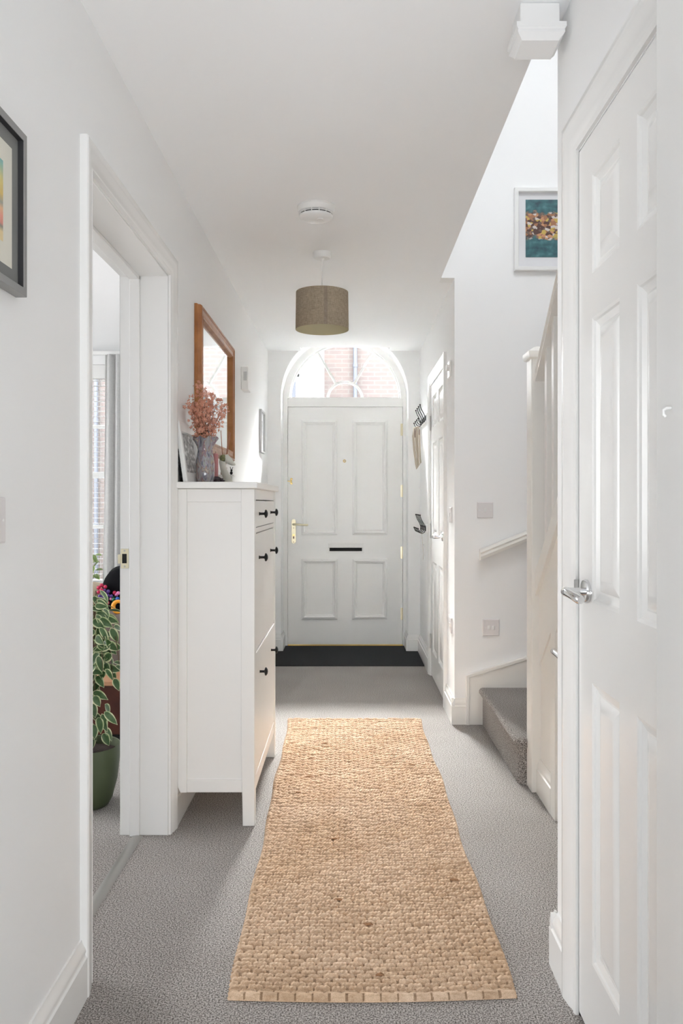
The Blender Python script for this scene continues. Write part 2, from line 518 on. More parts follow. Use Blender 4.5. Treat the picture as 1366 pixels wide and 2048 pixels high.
# ------------------------------------------------------------------ mesh building helpers
class MB:
    def __init__(s):
        s.v, s.f = [], []

    def add(s, vs, fs):
        o = len(s.v)
        s.v += [tuple(p) for p in vs]
        s.f += [tuple(i + o for i in q) for q in fs]
        return s

    def box(s, x0, x1, y0, y1, z0, z1):
        x0, x1 = sorted((x0, x1)); y0, y1 = sorted((y0, y1)); z0, z1 = sorted((z0, z1))
        return s.add([(x0, y0, z0), (x1, y0, z0), (x1, y1, z0), (x0, y1, z0), (x0, y0, z1), (x1, y0, z1), (x1, y1, z1), (x0, y1, z1)],
                     [(0, 3, 2, 1), (4, 5, 6, 7), (0, 1, 5, 4), (1, 2, 6, 5), (2, 3, 7, 6), (3, 0, 4, 7)])

    def prism(s, poly, fn0, fn1):
        """poly: 2D points; fn0/fn1 map a 2D point to the two end faces"""
        n = len(poly)
        vs = [fn0(*p) for p in poly] + [fn1(*p) for p in poly]
        fs = [tuple(range(n))[::-1], tuple(range(n, 2 * n))]
        fs += [(i, (i + 1) % n, n + (i + 1) % n, n + i) for i in range(n)]
        return s.add(vs, fs)

    def tube(s, pts, r, n=10, caps=True):
        pts = [Vector(p) for p in pts]
        rr = r if isinstance(r, (list, tuple)) else [r] * len(pts)
        vs, fs = [], []
        prev = None
        for i, p in enumerate(pts):
            t = (pts[min(i + 1, len(pts) - 1)] - pts[max(i - 1, 0)]).normalized()
            if prev is None:
                a = Vector((0, 0, 1)) if abs(t.z) < 0.9 else Vector((1, 0, 0))
                u = t.cross(a).normalized()
            else:
                u = (prev - t * prev.dot(t)).normalized()
            prev = u
            q = t.cross(u)
            for k in range(n):
                an = 2 * PI * k / n
                vs.append(p + (u * math.cos(an) + q * math.sin(an)) * rr[i])
        for i in range(len(pts) - 1):
            for k in range(n):
                fs.append((i * n + k, i * n + (k + 1) % n, (i + 1) * n + (k + 1) % n, (i + 1) * n + k))
        if caps:
            fs.append(tuple(range(n))[::-1])
            fs.append(tuple(range((len(pts) - 1) * n, len(pts) * n)))
        return s.add(vs, fs)

    def lathe(s, prof, origin=(0, 0, 0), axis='Z', n=32):
        """prof: (radius, height along axis)"""
        vs, fs = [], []
        o = Vector(origin)
        for (r, h) in prof:
            for k in range(n):
                a = 2 * PI * k / n
                c, d = r * math.cos(a), r * math.sin(a)
                if axis == 'Z': p = (c, d, h)
                elif axis == 'X': p = (h, c, d)
                else: p = (d, h, c)
                vs.append(o + Vector(p))
        for i in range(len(prof) - 1):
            for k in range(n):
                fs.append((i * n + k, i * n + (k + 1) % n, (i + 1) * n + (k + 1) % n, (i + 1) * n + k))
        if prof[0][0] > 1e-5: fs.append(tuple(range(n))[::-1])
        if prof[-1][0] > 1e-5: fs.append(tuple(range((len(prof) - 1) * n, len(prof) * n)))
        return s.add(vs, fs)

    def ball(s, c, r, n=12, m=8, sq=(1, 1, 1)):
        prof = []
        vs, fs = [], []
        for i in range(m + 1):
            t = PI * i / m
            for k in range(n):
                a = 2 * PI * k / n
                vs.append((c[0] + sq[0] * r * math.sin(t) * math.cos(a), c[1] + sq[1] * r * math.sin(t) * math.sin(a), c[2] + sq[2] * r * math.cos(t)))
        for i in range(m):
            for k in range(n):
                fs.append((i * n + k, (i + 1) * n + k, (i + 1) * n + (k + 1) % n, i * n + (k + 1) % n))
        return s.add(vs, fs)

    def ring(s, fn, u0, u1, v0, v1, prof, fill=False):
        """rectangular mitred frame; prof: (inset from the outer edge, height off the surface); fn(u, v, t)"""
        rings = [[(u0 + i, v0 + i, h), (u1 - i, v0 + i, h), (u1 - i, v1 - i, h), (u0 + i, v1 - i, h)] for (i, h) in prof]
        vs = [fn(*p) for rg in rings for p in rg]
        fs = []
        for i in range(len(prof) - 1):
            for k in range(4):
                fs.append((i * 4 + k, i * 4 + (k + 1) % 4, (i + 1) * 4 + (k + 1) % 4, (i + 1) * 4 + k))
        if fill:
            q = (len(prof) - 1) * 4
            fs.append((q, q + 1, q + 2, q + 3))
        return s.add(vs, fs)

    def casing(s, fn, u0, u1, top, prof, z0=0.0):
        """architrave round three sides of an opening; prof: (distance out from the opening, height off the wall)"""
        st = [[(u0 - d, z0, t), (u0 - d, top + d, t), (u1 + d, top + d, t), (u1 + d, z0, t)] for (d, t) in prof]
        vs = [fn(*p) for q in st for p in q]
        fs = []
        for i in range(len(prof) - 1):
            for k in range(3):
                fs.append((i * 4 + k, i * 4 + k + 1, (i + 1) * 4 + k + 1, (i + 1) * 4 + k))
        return s.add(vs, fs)

    def build(s, name, m, parent=None, smooth=True, bev=0.0, sharp=0.6, weld=True):
        me = bpy.data.meshes.new(name)
        me.from_pydata(s.v, [], s.f)
        bm = bmesh.new()
        bm.from_mesh(me)
        if weld:
            bmesh.ops.remove_doubles(bm, verts=bm.verts, dist=1e-5)
        bmesh.ops.recalc_face_normals(bm, faces=bm.faces)
        if smooth:
            for f in bm.faces: f.smooth = True
            for e in bm.edges:
                if len(e.link_faces) > 2 or (len(e.link_faces) == 2 and e.calc_face_angle(0) > sharp): e.smooth = False
        bm.to_mesh(me)
        bm.free()
        me.materials.append(m)
        o = bpy.data.objects.new(name, me)
        COL.objects.link(o)
        if bev:
            b = o.modifiers.new('edge', 'BEVEL')
            b.width = bev
            b.segments = 2
            b.limit_method = 'ANGLE'
            b.angle_limit = 0.7
        if parent is not None:
            o.parent = parent
            o.matrix_parent_inverse = parent.matrix_basis.inverted()
        return o


def tag(o, label, cat, group=None, kind=None):
    o['label'] = label
    o['category'] = cat
    if group: o['group'] = group
    if kind: o['kind'] = kind
    return o


def empty(name, loc, label, cat, group=None, kind=None):
    o = bpy.data.objects.new(name, None)
    o.location = loc
    o.empty_display_size = 0.05
    COL.objects.link(o)
    return tag(o, label, cat, group, kind)


def struct(name, mb, m, label, cat='building', bev=0.0, smooth=True):
    return tag(mb.build(name, m, bev=bev, smooth=smooth), label, cat, kind='structure')


def copy_tree(root, delta, label=None):
    """copy of a thing, its parts and their sub-parts, moved by delta (plain transforms, shared meshes)"""
    r = root.copy()
    COL.objects.link(r)
    r.location = Vector(root.location) + Vector(delta)
    if label: r['label'] = label
    for ch in list(root.children):
        c = ch.copy()
        COL.objects.link(c)
        c.parent = r
        for g in list(ch.children):
            d = g.copy()
            COL.objects.link(d)
            d.parent = c
    return r


WL = -0.647      # hall's left wall face
WR = 0.572       # entrance corridor's right wall face
WN = 0.537       # near right wall face
WS = 0.790       # under-stair wall face
CE = 2.406       # ceiling
YF = 6.48        # inner face of the front wall
YD = 6.74        # front door plane
YS = 4.37        # wall facing the camera beside the stairs
left_fn = lambda u, v, t: (WL + t, u, v)
near_fn = lambda u, v, t: (WN - t, u, v)
corr_fn = lambda u, v, t: (WR - t, u, v)
under_fn = lambda u, v, t: (WS - t, u, v)
front_fn = lambda u, v, t: (u, YF - t, v)
door_fn = lambda u, v, t: (u, YD - t, v)
stair_fn = lambda u, v, t: (u, YS - t, v)

# ------------------------------------------------------------------ room shell
fl = MB().box(-4.6, 3.0, -4.1, YF, -0.12, 0.0).box(-0.54, 0.478, YF, 6.72, -0.12, 0.0)
struct('floor', fl, M['carpet'], 'grey flecked twist-pile carpet covering the hall and lounge floor', 'floor', smooth=False)

ce = MB()
ce.box(-4.6, 0.50, -4.1, 6.33, CE, CE + 0.2)
ce.box(-4.6, -0.38, 6.33, YF, CE, CE + 0.2)
ce.box(0.324, 0.50, 6.33, YF, CE, CE + 0.2)
ce.box(-0.38, 0.324, 6.33, YF, CE + 0.19, CE + 0.22)
ce.box(0.50, 0.79, -4.1, 2.08, CE, CE + 0.2)
ce.box(0.79, 3.0, -4.1, 0.30, CE, CE + 0.2)
ce.box(0.50, 0.72, YS + 0.1, YF, CE, CE + 0.2)
struct('ceiling', ce, M['ceil'], 'flat white plaster ceiling over the hall with an open stairwell edge', 'ceiling', smooth=False)
struct('ceiling_upper', MB().box(-4.7, 3.1, -4.2, 6.9, 5.1, 5.2), M['ceil'], 'white ceiling high above the stairwell and landing', 'ceiling')

# left wall with the lounge doorway
DL0, DL1, DLT = 2.03, 2.905, 2.005
wl = MB()
wl.box(WL, -0.82, 0.35, DL0 - 0.03, 0, CE)
wl.box(WL, -0.82, DL1 + 0.03, YF, 0, CE)
wl.box(WL, -0.82, DL0 - 0.03, DL1 + 0.03, DLT + 0.03, CE)
struct('wall_left', wl, M['wall'], 'long white hall wall with the lounge doorway, mirror and cabinet', 'wall', smooth=False)

# lining of the lounge doorway, with stop and strike plate
li = MB()
li.box(WL + 0.0, -0.82, DL0 - 0.03, DL0, 0, DLT + 0.03)
li.box(WL + 0.0, -0.82, DL1, DL1 + 0.03, 0, DLT + 0.03)
li.box(WL + 0.0, -0.82, DL0, DL1, DLT, DLT + 0.03)
li.box(-0.747, -0.783, DL1 - 0.013, DL1, 0, DLT)
li.box(-0.747, -0.783, DL0, DL0 + 0.013, 0, DLT)
li.box(-0.747, -0.783, DL0, DL1, DLT - 0.013, DLT)
lining = struct('door_frame_1', li, M['gloss'], 'white painted lining of the lounge doorway with a door stop', 'door frame', bev=0.002)
sp = MB().box(-0.788, -0.816, DL1 - 0.002, DL1, 0.958, 1.028).box(-0.816, -0.826, DL1 - 0.004, DL1, 0.975, 1.008).build('strike_plate', M['pale_brass'], lining, bev=0.0006)
MB().box(-0.795, -0.811, DL1 - 0.0032, DL1 - 0.002, 0.976, 1.010).build('latch_hole', M['slot'], sp)
for z in (0.965, 1.021):
    MB().lathe([(0.0001, -0.0032), (0.003, -0.003), (0.0034, -0.002)], (-0.803, DL1, z), 'Y', 10).build('screw', M['steel'], sp)

OGEE = [(0.0, -0.002), (0.0, 0.008), (0.010, 0.011), (0.014, 0.008), (0.018, 0.010), (0.030, 0.015), (0.048, 0.0175), (0.056, 0.020), (0.068, 0.020), (0.072, 0.017), (0.072, -0.002)]
struct('trim_1', MB().casing(left_fn, DL0 - 0.006, DL1 + 0.006, DLT + 0.006, OGEE), M['gloss'], 'white moulded architrave round the lounge doorway', 'architrave')

# carpet joint bar in the lounge doorway
struct('trim_2', MB().prism([(-0.775, 0), (-0.770, 0.004), (-0.755, 0.006), (-0.740, 0.004), (-0.735, 0)], lambda x, z: (x, DL0, z), lambda x, z: (x, DL1 - 0.013, z)), M['strip'],
       'grey metal carpet bar across the lounge doorway floor', 'threshold strip')

# skirting profile: (height, thickness)
SK = [(0.0, 0.0), (0.0, 0.018), (0.098, 0.018), (0.101, 0.0135), (0.106, 0.0125), (0.112, 0.0145), (0.119, 0.0135), (0.127, 0.009), (0.133, 0.006), (0.14, 0.0045), (0.14, 0.0)]


def skirting(name, fn, a, b, label, m='gloss'):
    mb = MB().prism(SK, lambda h, t: fn(a, h, t), lambda h, t: fn(b, h, t))
    return struct(name, mb, M[m], label, 'skirting board')


skirting('baseboard_left', left_fn, 0.35, DL0 - 0.078, 'white moulded skirting board before the lounge doorway')
skirting('baseboard_left_2', left_fn, DL1 + 0.078, YF, 'white moulded skirting board behind the shoe cabinet')

# front wall with the arched recess and the lounge window
AX, AZ, AR = -0.031, 2.055, 0.509
WX0, WX1, WZ0, WZ1 = -3.3, -1.925, 0.50, 2.30
N = 40
arc = [(AX + AR * math.cos(PI * i / N), AZ + AR * math.sin(PI * i / N)) for i in range(N + 1)]


def front_wall(y0, y1):
    wf = MB()
    wf.box(-4.7, WX0, y0, y1, -0.1, 2.70)
    wf.box(WX0, WX1, y0, y1, -0.1, WZ0)
    wf.box(WX0, WX1, y0, y1, WZ1, 2.70)
    wf.box(WX1, AX - AR, y0, y1, -0.1, 2.70)
    wf.box(AX + AR, 3.1, y0, y1, -0.1, 2.70)
    wf.box(-4.7, 3.1, y0, y1, 2.70, 5.2)
    for i in range(N):
        (xa, za), (xb, zb) = arc[i], arc[i + 1]
        wf.prism([(xa, za), (xa, 2.70), (xb, 2.70), (xb, zb)], lambda x, z: (x, y0, z), lambda x, z: (x, y1, z))
    return wf


wf = front_wall(YF, 6.80)
struct('wall_bounce_skin', front_wall(6.801, 6.86), M['tarmac'], 'unseen dark skin added on the house front to cut bounced light', 'wall', smooth=False)  # added unseen skin, keeps lamp light from bouncing onto the brick house
struct('wall_front', wf, M['wall'], 'white front wall with an arched recess around the entrance door', 'wall', smooth=False)

# right side walls
wr = MB()
D2A, D2B, D2T = 4.79, 5.585, 1.995
wr.box(WR, 0.72, YS + 0.1, D2A, 0, CE).box(WR, 0.72, D2B, YF, 0, CE).box(WR, 0.72, D2A, D2B, D2T, CE)
struct('wall_right', wr, M['wall'], 'white entrance wall with a panelled door, coat hooks and switches', 'wall', smooth=False)
ws = MB().box(WR, 3.0, YS, YS + 0.1, 0, CE).box(0.5005, 3.0, YS, YS + 0.1, CE, 5.1).box(0.30, 0.5005, YS, YS + 0.1, CE + 0.2, 5.1)
struct('wall_stair', ws, M['wall'], 'white stairwell wall rising past the ceiling behind the stairs', 'wall', smooth=False)

D1A, D1B, D1T = 1.20, 1.885, 2.012
wn = MB()
wn.box(WN, 0.66, 0.35, D1A, 0, CE).box(WN, 0.66, D1B, 2.08, 0, CE).box(WN, 0.66, D1A, D1B, D1T, CE)
wn.box(0.60, 0.83, 2.0, 2.08, 0, CE)
struct('wall_right_2', wn, M['wall'], 'short white wall holding the closed six-panel door', 'wall', smooth=False)

sl = 0.87
zt = lambda y: 0.911 + sl * (3.32 - y)          # top of the string / base rail
wu = MB().prism([(2.08, 0), (3.34, 0), (3.34, zt(3.34) - 0.06), (2.08, zt(2.08) - 0.06)], lambda y, z: (WS, y, z), lambda y, z: (WS + 0.04, y, z))
struct('wall_understairs', wu, M['cream'], 'cream painted panelling under the raked stair string', 'wall', smooth=False)
# outer shell that closes the house
struct('wall_back', MB().box(-4.7, 3.1, -4.2, -4.1, 0, 5.2), M['wall'], 'plain white wall of the kitchen behind the hall', 'wall')
struct('wall_left_2', MB().box(-4.7, -4.6, -4.2, 6.6, 0, 5.2), M['wall'], 'plain white outer side wall of the lounge', 'wall')
struct('wall_right_3', MB().box(1.80, 1.9, 0.2, YS, 0, 5.2).box(3.0, 3.1, -4.2, 6.8, 0, 5.2).box(0.66, 1.9, 0.2, 0.3, 0, 5.2), M['wall'], 'plain white far side wall of the stairwell', 'wall')
struct('wall_left_3', MB().box(-4.6, -0.82, 0.25, 0.35, 0, CE), M['wall'], 'white partition between the lounge and the kitchen', 'wall')
struct('wall_landing', MB().box(-0.75, -0.65, 0.2, 6.5, CE + 0.2, 5.1).box(-0.65, 1.8, 0.2, 0.3, CE + 0.2, 5.1), M['wall'], 'white landing walls upstairs above the hall ceiling', 'wall')

# skirting on the other walls
skirting('baseboard_front', front_fn, WL, AX - AR - 0.0006, 'white skirting board beside the door recess under the chain plate side')
skirting('baseboard_front_2', front_fn, AX + AR + 0.0006, WR, 'white skirting board between the front door and the coat hook wall')
ret_l = lambda u, v, t: (AX - AR + t, u, v)
ret_r = lambda u, v, t: (AX + AR - t, u, v)
skirting('baseboard_front_3', ret_l, YF - 0.0174, 6.69, 'white skirting return into the recess on the lock side')
skirting('baseboard_front_4', ret_r, YF - 0.0174, 6.69, 'white skirting return into the recess on the hinge side')
skirting('baseboard_right', corr_fn, D2B + 0.075, YF, 'white skirting board below the coat hooks')
skirting('baseboard_right_2', corr_fn, YS - 0.0174, D2A - 0.075, 'short white skirting board at the wall corner beside the stairs')
skirting('baseboard_stair', stair_fn, WR - 0.0174, 0.64, 'short skirting board under the spur switch beside the stair string', 'cream')
skirting('baseboard_understairs', under_fn, 3.10, 3.33, 'cream skirting board between the newel post and the cupboard', 'cream')
skirting('baseboard_right_3', near_fn, D1B + 0.085, 2.0974, 'short white skirting board at the end of the near wall')
skirting('baseboard_right_4', lambda u, v, t: (u, 2.08 + t, v), 0.5196, WS, 'white skirting board round the back of the near wall')


# ------------------------------------------------------------------ doors
def panel_leaf(mb, fn, w, h, panels, back=0.04, raised=True):
    """door face with sunk moulded panels; fn(u, v, t): t = 0 at the face, negative inward"""
    us = sorted({0, w, *[p[0] for p in panels], *[p[1] for p in panels]})
    vs = sorted({0, h, *[p[2] for p in panels], *[p[3] for p in panels]})
    for i in range(len(us) - 1):
        for j in range(len(vs) - 1):
            cu, cv = (us[i] + us[i + 1]) / 2, (vs[j] + vs[j + 1]) / 2
            if any(p[0] < cu < p[1] and p[2] < cv < p[3] for p in panels): continue
            mb.add([fn(us[i], vs[j], 0), fn(us[i + 1], vs[j], 0), fn(us[i + 1], vs[j + 1], 0), fn(us[i], vs[j + 1], 0)], [(0, 1, 2, 3)])
    for p in panels:
        mb.ring(fn, p[0], p[1], p[2], p[3], [(0, 0), (0.006, -0.002), (0.009, -0.006), (0.022, -0.011), (0.026, -0.011), (0.030, -0.009), (0.050, -0.003), (0.054, -0.003)], fill=True)
    c = [(0, 0), (w, 0), (w, h), (0, h)]
    f = [fn(u, v, 0) for u, v in c]
    b = [fn(u, v, -back) for u, v in c]
    mb.add(f + b, [(4, 5, 6, 7), (0, 1, 5, 4), (1, 2, 6, 5), (2, 3, 7, 6), (3, 0, 4, 7)])
    return mb


def lever(parent, fn, u, v, direction, length=0.118, m='chrome'):
    """lever handle: rose, neck and a gently swept lever; fn(u, v, t)"""
    c0 = Vector(fn(u, v, 0))
    nrm = (Vector(fn(u, v, 1)) - c0).normalized()
    du = (Vector(fn(u + 1, v, 0)) - c0).normalized() * direction
    up = Vector((0, 0, 1))
    h = empty_child('lever_handle', parent)
    mb = MB()
    mb.tube([c0, c0 + nrm * 0.006, c0 + nrm * 0.010, c0 + nrm * 0.0105], [0.0265, 0.0265, 0.0245, 0.010], 28)
    r = mb.build('rose', M[m], h, sharp=0.9)
    lv = MB()
    pts = [c0 + nrm * 0.008, c0 + nrm * 0.040, c0 + nrm * 0.050 + du * 0.004, c0 + nrm * 0.054 + du * 0.016 + up * 0.001,
           c0 + nrm * 0.054 + du * 0.045, c0 + nrm * 0.053 + du * 0.08 - up * 0.002, c0 + nrm * 0.050 + du * (length - 0.008) - up * 0.005, c0 + nrm * 0.049 + du * length - up * 0.006]
    lv.tube(pts, [0.0085, 0.0085, 0.0105, 0.0105, 0.0095, 0.0095, 0.0105, 0.008], 16)
    lv.build('lever', M[m], h, sharp=1.2)
    return h


def empty_child(name, parent):
    o = bpy.data.objects.new(name, None)
    o.empty_display_size = 0.03
    COL.objects.link(o)
    o.parent = parent
    o.matrix_parent_inverse = parent.matrix_basis.inverted()
    return o


def hinge(parent, x, y, z, length=0.1, m='steel', axis_r=0.006, plate=None):
    mb = MB().tube([(x, y, z - length / 2), (x, y, z + length / 2)], axis_r, 12)
    for k in range(1, 5):
        zz = z - length / 2 + k * length / 5
        mb.tube([(x, y, zz - 0.0006), (x, y, zz + 0.0006)], axis_r * 1.12, 12)
    if plate: mb.box(*plate, z - length / 2, z + length / 2)
    return mb.build('hinge', M[m], parent)


ROWS = [(0.165, 0.785), (0.961, 1.587), (1.685, 1.903)]
# door_1: the front door
SX0, SX1, SZ0, SZ1 = -0.503, 0.449, 0.014, 1.988
d1 = empty('door_1', (-0.03, YD, 0), 'white four-panel front door with brass handle and letter flap', 'front door', kind='structure')
leaf = MB().box(SX0, SX1, YD, YD + 0.045, SZ0, SZ1)
for (xa, xb, za, zb) in ((-0.391, -0.0915, 0.925, 1.880), (0.032, 0.324, 0.925, 1.880), (-0.391, -0.0915, 0.223, 0.726), (0.032, 0.324, 0.223, 0.726)):
    leaf.ring(door_fn, xa, xb, za, zb, [(0, 0), (0.0, 0.009), (0.004, 0.014), (0.010, 0.014), (0.012, 0.024), (0.019, 0.027), (0.024, 0.023), (0.030, 0.015), (0.036, 0.013), (0.038, 0.005), (0.040, 0.0005)], fill=True)
for x in (-0.078, 0.018):                       # faint stile joints
    leaf.box(x, x + 0.0012, YD - 0.0006, YD, 0.16, 1.93)
leaf.build('leaf', M['satin'], d1, sharp=0.5)
lp = MB()
lp.prism([(YD, 0.856), (YD - 0.012, 0.852), (YD - 0.022, 0.822), (YD - 0.018, 0.818), (YD, 0.824)], lambda y, z: (-0.170, y, z), lambda y, z: (0.122, y, z))
lp.ring(door_fn, -0.180, 0.132, 0.772, 0.858, [(0, 0), (0, 0.005), (0.016, 0.005), (0.018, 0.001)])
lpo = lp.build('letterplate', M['plastic'], d1, bev=0.001)
MB().box(-0.158, 0.112, YD - 0.004, YD + 0.001, 0.790, 0.822).build('brush_slot', M['slot'], lpo)
pk = MB().lathe([(0.0001, -0.006), (0.008, -0.006), (0.011, -0.005), (0.013, -0.002), (0.013, 0.0)], (-0.033, YD, 1.539), 'Y', 20).build('peephole', M['brass'], d1)
MB().lathe([(0.0001, -0.0075), (0.004, -0.0072), (0.006, -0.006)], (-0.031, YD, 1.539), 'Y', 14).build('lens', M['chrome'], pk)
# long brass handle plate with lever and keyhole
hp = empty_child('brass_handle', d1)
plate = []
for i in range(17):
    a = PI * i / 16
    plate.append((-0.456 + 0.018 * math.cos(a), 1.037 + 0.018 * math.sin(a)))
for i in range(17):
    a = PI + PI * i / 16
    plate.append((-0.456 + 0.018 * math.cos(a), 0.871 + 0.018 * math.sin(a)))
MB().prism(plate, lambda x, z: (x, YD, z), lambda x, z: (x, YD - 0.006, z)).build('backplate', M['pale_brass'], hp, bev=0.0012)
MB().tube([(-0.456, YD - 0.004, 1.012), (-0.456, YD - 0.042, 1.012), (-0.450, YD - 0.052, 1.012), (-0.43, YD - 0.054, 1.013), (-0.38, YD - 0.053, 1.009), (-0.345, YD - 0.050, 1.008), (-0.333, YD - 0.049, 1.010)],
          [0.009, 0.009, 0.010, 0.009, 0.008, 0.009, 0.006], 14).build('lever', M['pale_brass'], hp, sharp=1.2)
MB().box(-0.462, -0.450, YD - 0.0075, YD - 0.006, 0.893, 0.922).build('keyhole', M['strap_brown'], hp)
MB().tube([(-0.456, YD - 0.006, 0.923), (-0.456, YD - 0.012, 0.923)], 0.010, 16).build('thumb_turn', M['brass'], hp)
for z in (0.982, 0.866):
    MB().lathe([(0.0001, -0.0074), (0.003, -0.007), (0.0036, -0.006)], (-0.456, YD, z), 'Y', 10).build('screw', M['strap_brown'], hp)
# restrictor: two lobed brass plates joined by an arm
for (cx, nm) in ((-0.523, 'chain_plate'), (-0.478, 'chain_plate')):
    mb = MB()
    for s in (-1, 1):
        mb.lathe([(0.0001, -0.005), (0.009, -0.0045), (0.010, -0.002), (0.010, 0)], (cx + (-0.003 if cx < -0.5 else 0.003), YD - 0.001, 1.371 + s * 0.018), 'Y', 14)
    mb.box(cx - 0.008, cx + 0.008, YD - 0.005, YD - 0.0005, 1.350, 1.392)
    mb.lathe([(0.0001, -0.012), (0.006, -0.011), (0.0085, -0.006), (0.0085, 0)], (cx, YD - 0.003, 1.371), 'Y', 14)
    c = mb.build(nm, M['brass'], d1)
MB().box(-0.523, -0.478, YD - 0.014, YD - 0.010, 1.367, 1.375).build('chain_arm', M['brass'], d1)
for z in (1.800, 1.290, 0.778, 0.268):
    hinge(d1, SX1 + 0.003, YD - 0.004, z, 0.100, 'pale_brass', 0.006, (SX1 - 0.016, SX1, YD - 0.0012, YD))

# its frame with the semicircular fanlight above
fr = MB()
fr.box(AX - AR - 0.01, SX0 - 0.003, YD - 0.03, YD + 0.06, 0, AZ)
fr.box(SX1 + 0.003, AX + AR + 0.01, YD - 0.03, YD + 0.06, 0, AZ)
fr.box(AX - AR, AX + AR, YD - 0.012, YD + 0.06, 1.991, AZ + 0.002)
fr.box(AX - AR, SX0 + 0.02, YD + 0.047, YD + 0.075, 0, AZ).box(SX1 - 0.02, AX + AR, YD + 0.047, YD + 0.075, 0, AZ).box(AX - AR, AX + AR, YD + 0.047, YD + 0.075, 1.97, AZ)
FX = -0.029
R1 = 0.462
for (ra, rb, ya, yb) in ((R1, AR + 0.01, YD - 0.03, YD + 0.06), (R1 - 0.012, R1, YD + 0.005, YD + 0.05)):
    for i in range(48):
        a0, a1 = PI * i / 48, PI * (i + 1) / 48
        pl = [(FX + ra * math.cos(a0), AZ + ra * math.sin(a0)), (FX + rb * math.cos(a0), AZ + rb * math.sin(a0)), (FX + rb * math.cos(a1), AZ + rb * math.sin(a1)), (FX + ra * math.cos(a1), AZ + ra * math.sin(a1))]
        fr.prism(pl, lambda x, z: (x, ya, z), lambda x, z: (x, yb, z))
fr.box(FX - R1, FX + R1, YD - 0.006, YD + 0.05, AZ, AZ + 0.014)
frame = struct('door_frame_2', fr, M['satin'], 'white arched frame round the front door and its fanlight', 'door frame')
fan = empty('window_1', (FX, YD + 0.03, AZ), 'semicircular fanlight with two glazing bars over the front door', 'window', kind='structure')
gb = MB()
for i in range(32):
    a0, a1 = PI * i / 32, PI * (i + 1) / 32
    ra, rb = 0.136, 0.156
    pl = [(FX + ra * math.cos(a0), AZ + ra * math.sin(a0)), (FX + rb * math.cos(a0), AZ + rb * math.sin(a0)), (FX + rb * math.cos(a1), AZ + rb * math.sin(a1)), (FX + ra * math.cos(a1), AZ + ra * math.sin(a1))]
    gb.prism(pl, lambda x, z: (x, YD + 0.012, z), lambda x, z: (x, YD + 0.045, z))
for a in (PI / 3, 2 * PI / 3):
    ca, sa = math.cos(a), math.sin(a)
    nx, nz = -sa * 0.0095, ca * 0.0095
    p0, p1 = (FX + 0.15 * ca, AZ + 0.15 * sa), (FX + R1 * ca, AZ + R1 * sa)
    gb.prism([(p0[0] + nx, p0[1] + nz), (p1[0] + nx, p1[1] + nz), (p1[0] - nx, p1[1] - nz), (p0[0] - nx, p0[1] - nz)], lambda x, z: (x, YD + 0.012, z), lambda x, z: (x, YD + 0.045, z))
gb.build('glazing_bars', M['satin'], fan)
gp = [(FX + (R1 + 0.004) * math.cos(PI * i / 48), AZ + 0.002 + (R1 + 0.004) * math.sin(PI * i / 48)) for i in range(49)]
MB().prism(gp, lambda x, z: (x, YD + 0.027, z), lambda x, z: (x, YD + 0.031, z)).build('glass_pane', M['glass'], fan)

# threshold below the front door
th = empty('trim_3', (FX, YD, 0), 'brass weather strip on a dark wood sill under the front door', 'threshold', kind='structure')
MB().box(AX - AR + 0.002, AX + AR - 0.002, 6.705, 6.80, 0.0005, 0.008).build('sill', M['threshold_wood'], th)
MB().prism([(6.712, 0.008), (6.718, 0.0125), (6.745, 0.0135), (6.75, 0.008)], lambda y, z: (SX0, y, z), lambda y, z: (SX1 + 0.02, y, z)).build('weather_strip', M['gold'], th)

# door_2: corridor door on the right
d2 = empty('door_2', (WR, D2A, 0), 'white six-panel door beside the coat hooks', 'door', kind='structure')
w2 = D2B - D2A - 0.006
fn2 = lambda u, v, t: (WR - 0.002 - t, D2A + 0.003 + u, 0.012 + v)
ROW2 = [(a, b) for a, b in ROWS]
panel_leaf(MB(), fn2, w2, D2T - 0.016, [(u0, u1, a, b) for a, b in ROW2 for (u0, u1) in ((0.10, 0.345), (0.445, 0.69))]).build('leaf', M['gloss'], d2, sharp=0.3)
lever(d2, fn2, 0.065, 0.975, 1)
for z in (1.74, 1.0, 0.24):
    hinge(d2, WR - 0.008, D2B + 0.0, z, 0.1, 'steel', 0.006)
struct('trim_4', MB().casing(corr_fn, D2A - 0.004, D2B + 0.004, D2T + 0.004, OGEE), M['gloss'], 'white moulded architrave round the six-panel door by the coat hooks', 'architrave')
struct('door_frame_3', MB().box(WR, 0.72, D2A - 0.003, D2A, 0, D2T).box(WR, 0.72, D2B, D2B + 0.003, 0, D2T), M['gloss'], 'white lining of the six-panel door by the coat hooks', 'door frame')

# door_3: near right door
d3 = empty('door_3', (WN, D1A, 0), 'closed white six-panel door with a chrome lever on the near wall', 'door', kind='structure')
fn3 = lambda u, v, t: (WN - 0.001 - t, D1B - 0.003 - u, 0.012 + v)
panel_leaf(MB(), fn3, D1B - D1A - 0.006, D1T - 0.017, [(u0, u1, a, b) for a, b in [(0.166, 0.786), (0.962, 1.588), (1.686, 1.904)] for (u0, u1) in ((0.100, 0.280), (0.377, 0.557))]).build('leaf', M['gloss'], d3, sharp=0.3)
lever(d3, fn3, 0.067, 0.983, 1)
MB().box(WN - 0.012, WN + 0.01, D1B - 0.001, D1B + 0.0015, 0.985, 1.015).build('strike_plate', M['steel'], d3)
OG2 = [(d * 1.15, t) for d, t in OGEE]
struct('trim_5', MB().casing(near_fn, D1A - 0.004, D1B + 0.002, D1T + 0.003, OG2), M['gloss'], 'white moulded architrave round the near six-panel door', 'architrave')
